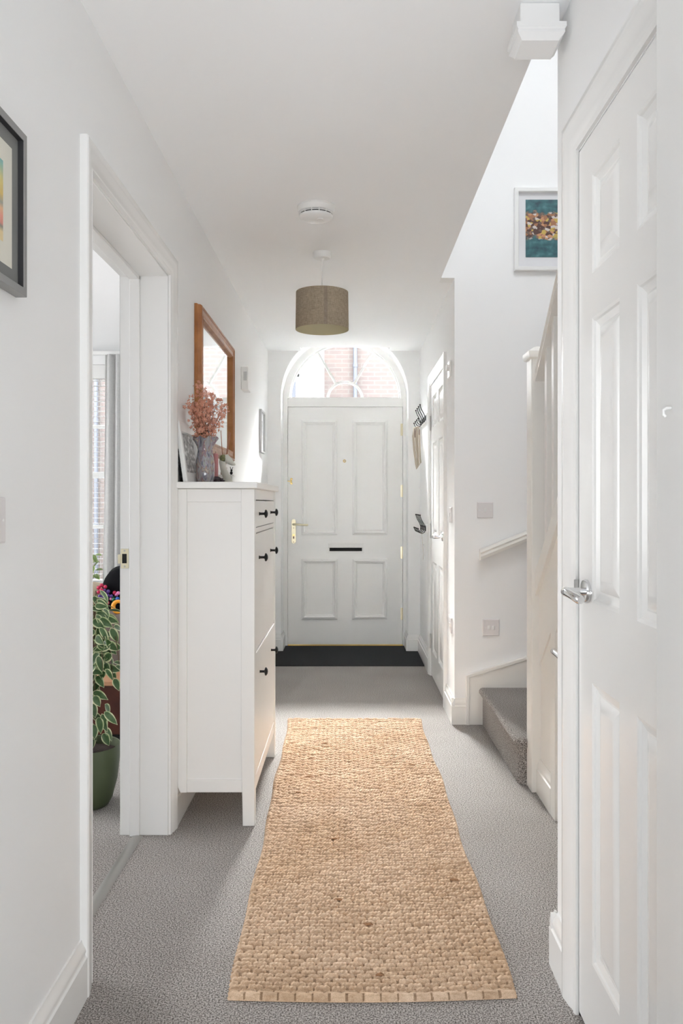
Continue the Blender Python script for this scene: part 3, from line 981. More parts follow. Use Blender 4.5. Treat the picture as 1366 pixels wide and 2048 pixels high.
struct('door_frame_4', MB().box(WN, 0.66, D1A - 0.003, D1A, 0, D1T).box(WN, 0.66, D1B, D1B + 0.003, 0, D1T), M['gloss'], 'white lining of the near six-panel door', 'door frame')

# door_4: the open kitchen door whose leading edge shows at the picture's edge
d4 = empty('door_4', (0.456, 0.5, 0), 'plain white open door leaf with a small white hook', 'door', kind='structure')
fn4 = lambda u, v, t: (0.456 - t, 1.2 - u, 0.01 + v)
mb = MB().box(0.456, 0.495, 0.50, 1.2, 0.01, 2.0)
mb.box(0.4535, 0.456, 0.50, 1.135, 0.01, 2.0)
mb.build('leaf', M['satin'], d4, bev=0.0015)
MB().tube([(0.455, 1.142, 1.327), (0.448, 1.142, 1.327), (0.444, 1.142, 1.324), (0.444, 1.142, 1.318), (0.447, 1.142, 1.315)], 0.0022, 8).build('hook', M['plastic'], d4)
hinge(d4, 0.475, 0.49, 1.7, 0.1)

# door_5: cupboard under the stairs
d5 = empty('door_5', (WS, 2.5, 0), 'cream cupboard door under the stairs with a chrome lever', 'door', kind='structure')
MB().prism([(2.25, 0.012), (3.03, 0.012), (3.03, 0.70), (2.25, 1.38)], lambda y, z: (WS - 0.004, y, z), lambda y, z: (WS - 0.001, y, z)).build('leaf', M['cream'], d5)
fn5 = lambda u, v, t: (WS - 0.003 - t, u, v)
lever(d5, fn5, 2.915, 0.66, -1)
tr = MB().prism([(3.097, 0), (3.097, 0.720), (2.2, 0.720 + 0.897 * sl), (2.2, 0.650 + 0.897 * sl), (3.03, 0.650 + 0.067 * sl), (3.03, 0)], lambda y, z: (WS, y, z), lambda y, z: (WS - 0.018, y, z))
struct('trim_6', tr, M['cream'], 'cream raked architrave round the cupboard under the stairs', 'architrave', bev=0.002)

# ------------------------------------------------------------------ staircase
st = empty('staircase', (0.72, 3.9, 0), 'grey carpeted stairs turning up behind the cream newel post', 'staircase')


def bullnose_step(pts, z0, z1, name='step', m='carpet'):
    """carpeted step: a plan outline with a rounded, overhanging nosing"""
    cx = sum(p[0] for p in pts) / len(pts)
    cyy = sum(p[1] for p in pts) / len(pts)
    mb = MB()
    lv = [(z0, -0.020), (z1 - 0.045, -0.020), (z1 - 0.036, -0.008), (z1 - 0.026, 0.0), (z1 - 0.014, 0.0), (z1 - 0.005, -0.006), (z1, -0.018)]
    n = len(pts)
    vs = []
    for (z, off) in lv:
        for (x, y) in pts:
            vs.append((x - off * (1 if x < cx else 0), y - off * (1 if y < cyy else 0) * 0.6, z))
    fs = [(i * n + k, i * n + (k + 1) % n, (i + 1) * n + (k + 1) % n, (i + 1) * n + k) for i in range(len(lv) - 1) for k in range(n)]
    fs.append(tuple(range((len(lv) - 1) * n, len(lv) * n)))
    fs.append(tuple(range(n))[::-1])
    mb.add(vs, fs)
    return mb.build(name, M[m], st, sharp=0.8)


bullnose_step([(0.700, 4.355), (0.699, 3.44), (0.708, 3.415), (0.724, 3.402), (0.7505, 3.402), (0.7505, 3.424), (1.78, 3.424), (1.78, 4.355)], 0.001, 0.200)
bullnose_step([(1.02, 4.355), (0.845, 3.43), (1.78, 3.43), (1.78, 4.355)], 0.2005, 0.395)
bullnose_step([(1.50, 4.355), (0.90, 3.43), (1.78, 3.43), (1.78, 4.355)], 0.3955, 0.590)
for k in range(6):
    y1 = 3.425 - k * 0.222
    bullnose_step([(0.87, y1), (0.87, y1 - 0.245), (1.78, y1 - 0.245), (1.78, y1)], 0.59 + 0.195 * k, 0.785 + 0.195 * k)
# wall string (moulded skirting that climbs the stair wall)
ss = MB().prism([(0.64, 0), (0.70, 0), (1.75, 0), (1.75, 0.62), (0.96, 0.358), (0.64, 0.262)], lambda x, z: (x, YS - 0.024, z), lambda x, z: (x, YS, z))
ss.prism([(0.632, 0.262), (0.640, 0.27), (0.96, 0.367), (1.75, 0.63), (1.75, 0.612), (0.96, 0.350), (0.648, 0.254), (0.648, 0), (0.632, 0)], lambda x, z: (x, YS - 0.030, z), lambda x, z: (x, YS, z))
struct('trim_7', ss, M['cream'], 'cream stair string climbing the wall beside the bottom step', 'stair string', bev=0.002)

ba = empty('balustrade', (0.797, 3.37, 0), 'cream balustrade with square newel post, spindles and sloping handrail', 'balustrade')
nw = MB()
nx0, nx1, ny0, ny1 = 0.752, 0.842, 3.327, 3.42
nw.box(nx0, nx1, ny0, ny1, 0.001, 1.79)
np_ = nw.build('newel_post', M['cream'], ba, bev=0.004)
cp = MB()
lev = [(1.785, 0.0), (1.790, 0.010), (1.806, 0.014), (1.816, 0.014), (1.834, -0.012), (1.840, -0.026)]
vs, fs = [], []
for (z, o) in lev:
    vs += [(nx0 - o, ny0 - o, z), (nx1 + o, ny0 - o, z), (nx1 + o, ny1 + o, z), (nx0 - o, ny1 + o, z)]
for i in range(len(lev) - 1):
    fs += [(i * 4 + k, i * 4 + (k + 1) % 4, (i + 1) * 4 + (k + 1) % 4, (i + 1) * 4 + k) for k in range(4)]
fs += [(3, 2, 1, 0), tuple(range(len(vs) - 4, len(vs)))]
cp.add(vs, fs).build('newel_cap', M['cream'], np_, sharp=0.4)
hz = lambda y: 1.750 + sl * (3.327 - y)
hr = MB()
prof = [(-0.030, -0.058), (0.030, -0.058), (0.030, -0.046), (0.024, -0.036), (0.030, -0.026), (0.032, -0.014), (0.024, -0.003), (0.010, 0.0), (-0.010, 0.0), (-0.024, -0.003), (-0.032, -0.014), (-0.030, -0.026), (-0.024, -0.036), (-0.030, -0.046)]
hr.prism(prof, lambda a, b: (0.797 + a, 3.327, hz(3.327) + b), lambda a, b: (0.797 + a, 2.12, hz(2.12) + b))
hr.build('handrail', M['cream'], ba, sharp=0.5)
br = MB()
br.prism([(-0.032, -0.094), (0.032, -0.094), (0.032, 0.0), (0.018, 0.004), (-0.018, 0.004), (-0.032, 0.0)], lambda a, b: (0.797 + a, 3.327, zt(3.327) + b), lambda a, b: (0.797 + a, 2.12, zt(2.12) + b))
br.build('base_rail', M['cream'], ba, bev=0.002)
for k in range(10):
    y = 3.21 - 0.11 * k
    mb = MB()
    mb.prism([(y - 0.016, zt(y - 0.016) - 0.002), (y + 0.016, zt(y + 0.016) - 0.002), (y + 0.016, hz(y + 0.016) - 0.05), (y - 0.016, hz(y - 0.016) - 0.05)], lambda a, b: (0.781, a, b), lambda a, b: (0.813, a, b))
    mb.build('spindle', M['cream'], ba, bev=0.0015)
sb = MB().prism([(3.327, 0.525), (3.327, zt(3.327) - 0.09), (2.12, zt(2.12) - 0.09), (2.12, 0.525 + 1.207 * sl)], lambda y, z: (WS - 0.008, y, z), lambda y, z: (WS + 0.03, y, z))
sb.build('string_board', M['cream'], ba)

wh = empty('wall_handrail', (0.83, YS, 1.0), 'short cream handrail sloping up the stair wall', 'handrail')
pr = [(0.012, -0.052), (0.055, -0.048), (0.062, -0.030), (0.050, -0.018), (0.060, -0.008), (0.050, 0.004), (0.030, 0.009), (0.012, 0.006), (0.012, -0.02)]
MB().prism(pr, lambda a, b: (0.704, YS - a, 0.935 + b), lambda a, b: (1.30, YS - a, 1.175 + b)).build('rail', M['cream'], wh, sharp=0.5)
for x, z in ((0.80, 0.95), (1.2, 1.11)):
    MB().tube([(x, YS - 0.03, z + 0.0), (x, YS, z - 0.01)], 0.012, 10).build('bracket', M['cream'], wh)

# foot of the landing newel that drops through the ceiling
nd = empty('newel_drop', (0.464, 2.0, CE), 'white newel drop with a stepped cap hanging below the ceiling edge', 'newel')
MB().box(0.416, 0.512, 1.961, 2.055, 2.335, CE - 0.0005).build('post', M['wall'], nd, bev=0.003)
lev = [(2.352, 0.001), (2.349, 0.012), (2.338, 0.012), (2.334, 0.008), (2.326, 0.009), (2.316, 0.0), (2.311, -0.003)]
vs, fs = [], []
for (z, o) in lev:
    vs += [(0.416 - o, 1.955 - o, z), (0.512 + o, 1.955 - o, z), (0.512 + o, 2.045 + o, z), (0.416 - o, 2.045 + o, z)]
for i in range(len(lev) - 1):
    fs += [(i * 4 + k, i * 4 + (k + 1) % 4, (i + 1) * 4 + (k + 1) % 4, (i + 1) * 4 + k) for k in range(4)]
fs += [(3, 2, 1, 0), tuple(range(len(vs) - 4, len(vs)))]
MB().add(vs, fs).build('cap', M['wall'], nd, sharp=0.4)

# ------------------------------------------------------------------ lounge window, blind and curtain
wi = empty('window_2', (-2.6, 6.66, 0.5), 'white sash window of the lounge behind a slatted blind', 'window', kind='structure')
fm = MB()
fm.box(WX0, WX0 + 0.06, 6.60, 6.70, WZ0, WZ1).box(WX1 - 0.04, WX1, 6.60, 6.70, WZ0, WZ1)
fm.box(WX0, WX1, 6.60, 6.70, WZ1 - 0.06, WZ1).box(WX0, WX1, 6.60, 6.70, WZ0, WZ0 + 0.06)
fm.box(WX0, WX1, 6.61, 6.69, 1.393, 1.443)
for z in (1.815, 0.995):
    fm.box(WX0, WX1, 6.635, 6.665, z - 0.014, z + 0.014)
for x in (-2.38, -2.84):
    fm.box(x - 0.012, x + 0.012, 6.635, 6.665, WZ0, WZ1)
fm.build('window_frame', M['satin'], wi, bev=0.002)
MB().box(WX0 + 0.02, WX1 - 0.02, 6.648, 6.652, WZ0 + 0.02, WZ1 - 0.02).build('glass_pane', M['glass'], wi)
struct('trim_8', MB().box(WX0 - 0.05, WX1 + 0.06, 6.28, 6.60, WZ0 - 0.03, WZ0), M['satin'], 'white painted sill board under the lounge window', 'window sill', bev=0.004)
bl = empty('venetian_blind', (-2.6, 6.54, WZ1), 'white venetian blind lowered over the lounge window', 'blind')
MB().box(WX0 + 0.01, WX1 - 0.005, 6.505, 6.575, WZ1 - 0.11, WZ1 - 0.001).build('headrail', M['plastic'], bl, bev=0.003)
sm = MB()
z = WZ1 - 0.125
while z > WZ0 + 0.06:
    sm.prism([(-0.024, -0.0015), (-0.012, 0.0), (0, 0.0006), (0.012, 0.0), (0.024, -0.0015), (0.024, -0.0003), (0, 0.0018), (-0.024, -0.0003)], lambda a, b: (WX0 + 0.015, 6.54 + a, z + b), lambda a, b: (WX1 - 0.01, 6.54 + a, z + b))
    z -= 0.041
sm.build('slats', M['plastic'], bl)
MB().box(WX0 + 0.015, WX1 - 0.01, 6.515, 6.565, WZ0 + 0.015, WZ0 + 0.035).build('bottom_rail', M['plastic'], bl, bev=0.002)
co = MB()
for x in (-2.01, -2.3, -2.9, -3.2):
    for dy in (-0.026, 0.026):
        co.tube([(x, 6.54 + dy, WZ1 - 0.05), (x, 6.54 + dy, WZ0 + 0.03)], 0.0012, 6)
co.build('ladder_cords', M['plastic'], bl)

cu = empty('curtain', (-1.8, 6.35, 0), 'pale grey curtain drawn to the side of the lounge window', 'curtain')
vs, fs = [], []
n = 60
for j, zz in enumerate((0.03, 0.6, 1.2, 1.8, 2.30, 2.35)):
    for i in range(n + 1):
        u = i / n
        x = -1.915 + 0.20 * u + 0.012 * math.sin(3 * u + zz)
        wv = 0.028 * math.sin(u * 2 * PI * 2.6 + 0.9 + 0.3 * math.sin(zz * 2))
        vs.append((x + (2.35 - zz) * -0.012, 6.33 + wv, zz))
for j in range(5):
    for i in range(n):
        fs.append((j * (n + 1) + i, j * (n + 1) + i + 1, (j + 1) * (n + 1) + i + 1, (j + 1) * (n + 1) + i))
cm = MB().add(vs, fs).build('fabric', M['curtain'], cu)
sol = cm.modifiers.new('thickness', 'SOLIDIFY')
sol.thickness = 0.003
rl = empty('curtain_rail', (-2.5, 6.36, 2.37), 'white curtain rail high across the lounge window wall', 'curtain rail')
MB().box(-3.6, -1.70, 6.345, 6.375, 2.352, 2.380).build('rail', M['plastic'], rl, bev=0.003)
for x in (-3.5, -2.6, -1.75):
    MB().box(x - 0.012, x + 0.012, 6.35, YF, 2.374, 2.392).build('bracket', M['steel'], rl)

# ------------------------------------------------------------------ outside
struct('street_ground', MB().box(-16, 12, 6.80, 30, -0.35, -0.2), M['tarmac'], 'grey street surface outside the house', 'street')
ho = empty('brick_house', (-2, 14.3, -0.2), 'red brick house across the street seen through the fanlight', 'house')
MB().box(-14, 9, 14.0, 14.6, -0.2, 4.9).build('wall', M['brick'], ho)
for x in (0.115, -4.34):
    mb = MB().tube([(x, 13.93, -0.2), (x, 13.93, 4.8)], 0.036, 14)
    for zz in (0.8, 2.6, 3.55):
        mb.tube([(x, 13.93, zz - 0.03), (x, 13.93, zz + 0.03)], 0.046, 14)
    mb.build('drainpipe', M['pipe'], ho)
bw = MB()
bw.box(-2.6, -0.42, 13.7, 14.0, 0.4, 4.4)
bay = bw.build('bay_front', M['lime_wall'], ho)
wd = MB().box(-1.75, -0.86, 13.685, 13.7, 2.2, 3.62).build('pane', M['pipe'], bay)
wb = MB()
for x in (-1.75, -1.03, -0.86):
    wb.box(x - 0.03, x + 0.03, 13.66, 13.70, 2.2, 3.62)
for zz in (2.2, 3.34, 3.62):
    wb.box(-1.78, -0.83, 13.66, 13.70, zz - 0.03, zz + 0.03)
wb.build('sash_frame', M['lime_wall'], bay)

# ------------------------------------------------------------------ entrance mat
dm = MB()
dm.box(WL + 0.020, WR - 0.020, 5.90, YF - 0.020, 0.0005, 0.009)
dm.box(AX - AR + 0.004, AX + AR - 0.004, YF - 0.020, 6.705, 0.0005, 0.009)
tag(dm.build('doormat', M['doormat']), 'charcoal fibre entrance mat filling the floor before the front door', 'doormat')


# ------------------------------------------------------------------ jute runner
def make_rug():
    nx_, L = 300, 2.52
    row = 0.0172
    nrow = int(L / row)
    L = nrow * row
    ny_ = nrow * 8
    X, Yv = np.meshgrid(np.linspace(0, 1, nx_ + 1), np.linspace(0, 1, ny_ + 1))
    rng = np.random.default_rng(3)
    W = 0.70
    xm = X * W
    ym = Yv * L
    # rows wander a little
    wob = 0.003 * np.sin(xm * 9 + ym * 3.1) + 0.002 * np.sin(xm * 23 + ym * 7.7) + 0.0015 * np.sin(ym * 31 + xm * 4)
    yy = ym
    gi = np.broadcast_to(np.arange(ny_ + 1)[:, None], X.shape)
    rid = gi // 8
    rid_c = np.clip(rid, 0, nrow + 1)
    v = (gi % 8) / 4.0 - 1
    jit = rng.normal(0, 0.0018, int(L / row) + 4)
    thick = 1 + rng.normal(0, 0.10, int(L / row) + 4)
    per = 0.0415
    off = np.where(rid % 2 == 0, 0.0, per / 2)
    xs = xm + jit[rid_c] + off + 0.002 * np.sin(ym * 2.3)
    cell = np.floor(xs / per).astype(int)
    u = (xs / per - cell)                        # 0..1 across one weft float
    gd = np.minimum(u, 1 - u) * per              # distance to the joint
    roll = np.sqrt(np.clip(1 - np.abs(v) ** 2.0, 0, 1))
    env = np.clip((gd - 0.0014) / 0.007, 0, 1) ** 0.5
    braid = 0.0012 * np.sin(2 * PI * (xs / 0.0105 + np.abs(v) * 0.55 + rng.random(int(L / row) + 4)[rid_c])) * roll
    fuzz = rng.normal(0, 0.00022, X.shape)
    lift = rng.normal(1, 0.13, (nrow + 4, 60))[rid_c, np.clip(cell, 0, 59)]
    h = 0.0006 + (0.0094 * roll * thick[rid_c] * lift + braid) * (0.25 + 0.75 * env)
    warp = (gd < 0.0027) & (np.abs(v) < 0.80)
    tone = rng.random((int(L / row) + 4, 60))[rid_c, np.clip(cell, 0, 59)]
    tone = np.clip(0.75 * tone + 0.25 * rng.random(X.shape), 0, 1)
    thread = 0.0030 + 0.0018 * np.abs(np.cos(gd / 0.0027 * PI * 0.9)) * np.sqrt(np.clip(1 - v * v, 0, 1))
    h = np.where(warp, np.minimum(h, thread), h) + fuzz
    edge = np.clip(np.minimum(xm, W - xm) / 0.008, 0, 1) ** 0.5 * np.clip(np.minimum(ym, L - ym) / 0.008, 0, 1) ** 0.5
    h = np.where((ym < 0.026), 0.004 + 0.009 * np.sqrt(np.clip(1 - ((ym - 0.013) / 0.013) ** 2, 0, 1)) * np.clip(0.6 + 0.4 * env, 0, 1) + fuzz, h)
    h = h * edge
    # corners of the runner on the floor (slightly askew)
    side = 0.0032 * np.abs(np.sin(PI * yy / row)) + 0.004 * np.sin(ym * 5.3) + 0.003 * np.sin(ym * 13.0)
    c00, c10, c01, c11 = np.array((-0.288, 1.940)), np.array((0.404, 1.948)), np.array((-0.327, 4.452)), np.array((0.393, 4.452))
    px = (c00[0] * (1 - X) + c10[0] * X) * (1 - Yv) + (c01[0] * (1 - X) + c11[0] * X) * Yv
    py = (c00[1] * (1 - X) + c10[1] * X) * (1 - Yv) + (c01[1] * (1 - X) + c11[1] * X) * Yv
    px = px + side * np.clip(1 - np.minimum(X, 1 - X) / 0.06, 0, 1) * np.where(X < 0.5, -1, 1)
    py = py + wob * np.clip(np.minimum(Yv, 1 - Yv) / 0.02, 0, 1)
    py = py - 0.012 * np.sin(PI * X) * (1 - Yv) ** 8
    vs = np.stack([px, py, h + 0.0012], -1).reshape(-1, 3)
    nv = vs.shape[0]
    idx = np.arange(nv).reshape(ny_ + 1, nx_ + 1)
    q = np.stack([idx[:-1, :-1], idx[:-1, 1:], idx[1:, 1:], idx[1:, :-1]], -1).reshape(-1, 4)
    me = bpy.data.meshes.new('woven_jute')
    me.vertices.add(nv)
    me.vertices.foreach_set('co', vs.ravel())
    me.loops.add(q.size)
    me.loops.foreach_set('vertex_index', q.ravel().astype(np.int32))
    me.polygons.add(len(q))
    me.polygons.foreach_set('loop_start', (np.arange(len(q)) * 4).astype(np.int32))
    me.polygons.foreach_set('use_smooth', np.ones(len(q), dtype=bool))
    at = me.attributes.new('warp', 'FLOAT', 'POINT')
    at.data.foreach_set('value', warp.astype(np.float32).ravel())
    at = me.attributes.new('tone', 'FLOAT', 'POINT')
    at.data.foreach_set('value', tone.astype(np.float32).ravel())
    me.update()
    me.validate()
    return me


M['jute'] = attr_mix('natural_jute', 'warp', (0.82, 0.635, 0.475), (0.43, 0.30, 0.20), 0.95, tone=((0.74, 0.70, 0.66), (1, 1, 1)),
                     noise=((3.0, (0.90, 0.86, 0.80), 0.35, 0.6, (1, 1, 1)), (60, (0.80, 0.75, 0.70), 0.3, 0.55, (1, 3, 1)), (420, (0.74, 0.69, 0.64), 0.32, 0.62, (1, 2.5, 1))))
M['jute_dark'] = mat('brown_jute_tuft', (0.30, 0.16, 0.08), 0.95)
rg = empty('jute_runner_rug', (0.04, 3.2, 0), 'long braided natural jute runner lying on the grey carpet', 'rug')
ro = bpy.data.objects.new('woven_jute', make_rug())
ro.data.materials.append(M['jute'])
COL.objects.link(ro)
ro.parent = rg
ro.matrix_parent_inverse = rg.matrix_basis.inverted()
for (px_, py_) in ((622, 1521), (822, 1534), (618, 1558), (668, 1684), (678, 1806), (735, 1856), (596, 1590), (910, 1766), (760, 1958), (650, 1492)):
    dd = 1.194 * F / (py_ - 1005)
    xx = (px_ - 697) / F * dd
    L_ = random.uniform(0.020, 0.045)
    mb = MB()
    for q in range(3):
        pts = [(xx - L_ * 0.5 + L_ * t / 5, dd + 0.003 * q - 0.003 + random.uniform(-0.002, 0.002), 0.0085 + 0.0025 * math.sin(PI * t / 5) + random.uniform(0, 0.0015)) for t in range(6)]
        mb.tube(pts, [0.0006, 0.0016, 0.0024, 0.0022, 0.0016, 0.0006], 6)
    mb.build('loose_tuft', M['jute_dark'], rg)

# ------------------------------------------------------------------ shoe cabinet
CX0, CX1, CY0, CY1 = -0.632, -0.346, 2.985, 3.835
sc_ = empty('shoe_cabinet', (-0.49, 3.41, 0), 'tall slim white shoe cabinet with black knobs against the wall', 'shoe cabinet')
bd = MB()
bd.box(CX0, CX1 - 0.045, CY0 + 0.022, CY1 - 0.022, 0.17, 1.242)          # carcass behind the fronts
bd.build('carcass', M['cabinet'], sc_)
for (ya, yb) in ((CY0 + 0.012, CY0 + 0.022), (CY1 - 0.022, CY1 - 0.012)):
    MB().box(CX0 + 0.01, CX1 - 0.03, ya, yb, 0.13, 1.242).build('side_panel', M['cabinet'], sc_)
for (ya, yb) in ((CY0, CY0 + 0.044), (CY1 - 0.044, CY1)):
    MB().prism([(CX1 - 0.044, 0.001), (CX1, 0.001), (CX1, 1.244), (CX1 - 0.050, 1.244), (CX1 - 0.050, 0.3)], lambda x, z: (x, ya, z), lambda x, z: (x, yb, z)).build('front_leg', M['cabinet'], sc_, bev=0.002)
    MB().prism([(CX0, 0.150), (CX0 + 0.012, 0.124), (CX0 + 0.036, 0.124), (CX0 + 0.036, 1.244), (CX0, 1.244)], lambda x, z: (x, ya, z), lambda x, z: (x, yb, z)).build('rear_stile', M['cabinet'], sc_, bev=0.002)
    yr = (ya + 0.004, yb - 0.012) if ya == CY0 else (ya + 0.012, yb - 0.004)
    MB().box(CX0 + 0.036, CX1 - 0.046, yr[0], yr[1], 0.124, 0.170).build('side_rail', M['cabinet'], sc_, bev=0.0015)
    MB().box(CX0 + 0.036, CX1 - 0.048, yr[0], yr[1], 1.196, 1.244).build('side_rail', M['cabinet'], sc_, bev=0.0015)
MB().box(CX0 - 0.005, CX1 + 0.014, CY0 - 0.022, CY1 + 0.024, 1.245, 1.270).build('cabinet_top', M['cabinet'], sc_, bev=0.004)
fy0, fy1 = CY0 + 0.046, CY1 - 0.046
MB().box(CX1 - 0.022, CX1 - 0.004, fy0, fy1, 1.204, 1.245).build('front_rail', M['cabinet'], sc_, bev=0.001)
MB().box(CX1 - 0.022, CX1 - 0.004, fy0, fy1, 1.079, 1.098).build('front_rail', M['cabinet'], sc_, bev=0.001)
MB().box(CX1 - 0.024, CX1 - 0.002, fy0, fy1, 0.118, 0.168).build('plinth_rail', M['cabinet'], sc_, bev=0.0015)
dr = MB().box(CX1 - 0.020, CX1 - 0.003, fy0 + 0.002, fy1 - 0.002, 1.101, 1.200).build('drawer', M['cabinet'], sc_, bev=0.0012)
tilt = lambda zb, ztop, y0, y1, k: MB().prism([(CX1 - 0.021, zb), (CX1 - 0.003, zb), (CX1 - 0.003 + k, ztop), (CX1 - 0.021 + k, ztop)], lambda x, z: (x, y0, z), lambda x, z: (x, y1, z))
fa = tilt(0.636, 1.075, fy0 + 0.002, fy1 - 0.002, -0.001).build('flap_door', M['cabinet'], sc_, bev=0.0012)
fb = tilt(0.172, 0.630, fy0 + 0.002, fy1 - 0.002, 0.003).build('flap_door', M['cabinet'], sc_, bev=0.0012)
KN = [(0.0070, -0.002), (0.0070, 0.001), (0.0050, 0.004), (0.0046, 0.018), (0.0065, 0.021), (0.0155, 0.0235), (0.0165, 0.0265), (0.0140, 0.030), (0.0085, 0.033), (0.0001, 0.0345)]
for (zz, par) in ((1.150, dr), (0.980, fa), (0.534, fb)):
    for yy in (3.165, 3.625):
        MB().lathe(KN, (CX1 - 0.003, yy, zz), 'X', 20).build('knob', M['black'], par, sharp=0.9)

# ------------------------------------------------------------------ things on the cabinet
TOP = 1.2703


def photo_frame(name, label, y0, y1, xb, xt, h, fw, m_frame, art, th=0.014):
    """frame leaning back on the wall: foot at xb, head at xt, facing the hall"""
    o = empty(name, (xb, (y0 + y1) / 2, TOP), label, 'photo frame')
    a = math.atan2(xb - xt, h)
    up = Vector((-math.sin(a), 0, math.cos(a)))
    nr = Vector((math.cos(a), 0, math.sin(a)))
    fn = lambda u, v, t: tuple(Vector((xb, u, TOP + 0.0005)) + up * v + nr * (t - th))
    hh = h / math.cos(a)
    MB().ring(fn, y0, y1, 0, hh, [(0, 0), (0, th), (0.003, th + 0.002), (fw - 0.004, th), (fw, th - 0.006), (fw, 0.002)]).build('frame', m_frame, o)
    MB().add([fn(y0 + 0.001, 0.001, 0.0), fn(y1 - 0.001, 0.001, 0.0), fn(y1 - 0.001, hh - 0.001, 0.0), fn(y0 + 0.001, hh - 0.001, 0.0)], [(0, 1, 2, 3)]).build('backing', M['dark'], o)
    q = fw - 0.002
    MB().add([fn(y0 + q, q, 0.003), fn(y1 - q, q, 0.003), fn(y1 - q, hh - q, 0.003), fn(y0 + q, hh - q, 0.003)], [(0, 1, 2, 3)]).build('photo', art, o)
    return o


photo_frame('photo_frame', 'white photo frame with a grey picture leaning on the cabinet top', 3.000, 3.335, -0.598, -0.630, 0.228, 0.040, M['plastic'], M['art_street'])
photo_frame('photo_frame', 'small black frame tucked behind the white photo frame on the cabinet', 2.985, 3.12, -0.624, -0.640, 0.125, 0.012, M['dark_rebate'], M['art_street'], 0.008)

# glass vase with a ruffled lip
VX, VY = -0.562, 3.175
va = empty('glass_vase', (VX, VY, TOP), 'mottled multicoloured glass vase with a frilled rim on the cabinet', 'vase')
vp = [(0.026, 0.0), (0.032, 0.004), (0.0355, 0.02), (0.037, 0.045), (0.0375, 0.07), (0.0345, 0.095), (0.0295, 0.118), (0.029, 0.13), (0.033, 0.148), (0.039, 0.163), (0.045, 0.174), (0.047, 0.177)]
vs, fs = [], []
n = 60
full = vp + [(r - 0.0035, h) for r, h in reversed(vp)]
for (r, h) in full:
    k_ = max(0, (h - 0.125) / 0.05)
    for i in range(n):
        a = 2 * PI * i / n
        rr = r * (1 + 0.13 * k_ * math.sin(7 * a))
        vs.append((VX + rr * math.cos(a), VY + rr * math.sin(a), TOP + 0.0005 + h + 0.005 * k_ * math.cos(7 * a + 0.6)))
for j in range(len(full) - 1):
    for i in range(n):
        fs.append((j * n + i, j * n + (i + 1) % n, (j + 1) * n + (i + 1) % n, (j + 1) * n + i))
fs.append(tuple(range(n))[::-1])
MB().add(vs, fs).build('vase_body', M['vase'], va)

fw_ = empty('dried_flowers', (VX, VY, TOP + 0.02), 'bunch of dried coppery pink flowers standing in the glass vase', 'dried flowers')
stm, blo = MB(), MB()
rnd = random.Random(11)


def blossom(mb, c, size, rd):
    c = Vector(c)
    nrm = Vector((rd.uniform(-1, 1), rd.uniform(-1, 1), rd.uniform(-0.3, 1))).normalized()
    a = nrm.orthogonal().normalized()
    b = nrm.cross(a)
    k0 = rd.uniform(0, 6)
    for i in range(5):
        t = k0 + 2 * PI * i / 5
        d = a * math.cos(t) + b * math.sin(t)
        s_ = a * math.cos(t + PI / 2) + b * math.sin(t + PI / 2)
        tip = c + d * size + nrm * size * rd.uniform(0.1, 0.6)
        md = c + d * size * 0.55 + nrm * size * 0.25
        mb.add([c, md + s_ * size * 0.32, tip, md - s_ * size * 0.32], [(0, 1, 2, 3)])


# sprays: tip positions in (x, y, z)
tips = [(-0.640 + 0.02, 3.16, 1.575), (-0.605, 3.14, 1.600), (-0.588, 3.17, 1.655), (-0.560, 3.15, 1.640), (-0.565, 3.21, 1.62), (-0.535, 3.18, 1.620), (-0.520, 3.22, 1.600), (-0.490, 3.20, 1.575),
        (-0.615, 3.19, 1.560), (-0.545, 3.12, 1.590), (-0.480, 3.17, 1.560), (-0.575, 3.11, 1.56), (-0.605, 3.22, 1.59)]
for tp in tips:
    base = Vector((VX + rnd.uniform(-0.010, 0.010), VY + rnd.uniform(-0.010, 0.010), TOP + 0.02))
    tp = Vector(tp)
    neck = Vector((VX + (tp.x - VX) * 0.14, VY + (tp.y - VY) * 0.14, TOP + 0.165))
    midp = neck.lerp(tp, 0.5) + Vector((rnd.uniform(-0.006, 0.006), rnd.uniform(-0.006, 0.006), 0.012))
    stm.tube([base, neck, midp, tp], [0.0013, 0.0013, 0.001, 0.0006], 6)
    for i in range(60):
        t = rnd.uniform(0.04, 1.02)
        c = neck.lerp(midp, t * 2) if t < 0.5 else midp.lerp(tp, (t - 0.5) * 2)
        sp_ = 0.014 * (1.15 - 0.6 * t)
        c = c + Vector((rnd.gauss(0, sp_), rnd.gauss(0, sp_), rnd.gauss(0, sp_ * 0.8)))
        if c.x < WL + 0.008: c.x = WL + 0.008
        blossom(blo, c, rnd.uniform(0.006, 0.0105), rnd)
stm.build('stems', M['bark'], fw_)
M['petal'] = mat('coppery_petals', (0.74, 0.40, 0.29), 0.8, noise=(45, (0.54, 0.24, 0.16), 0.25))
blo.build('blossoms', M['petal'], fw_, smooth=False, weld=False)

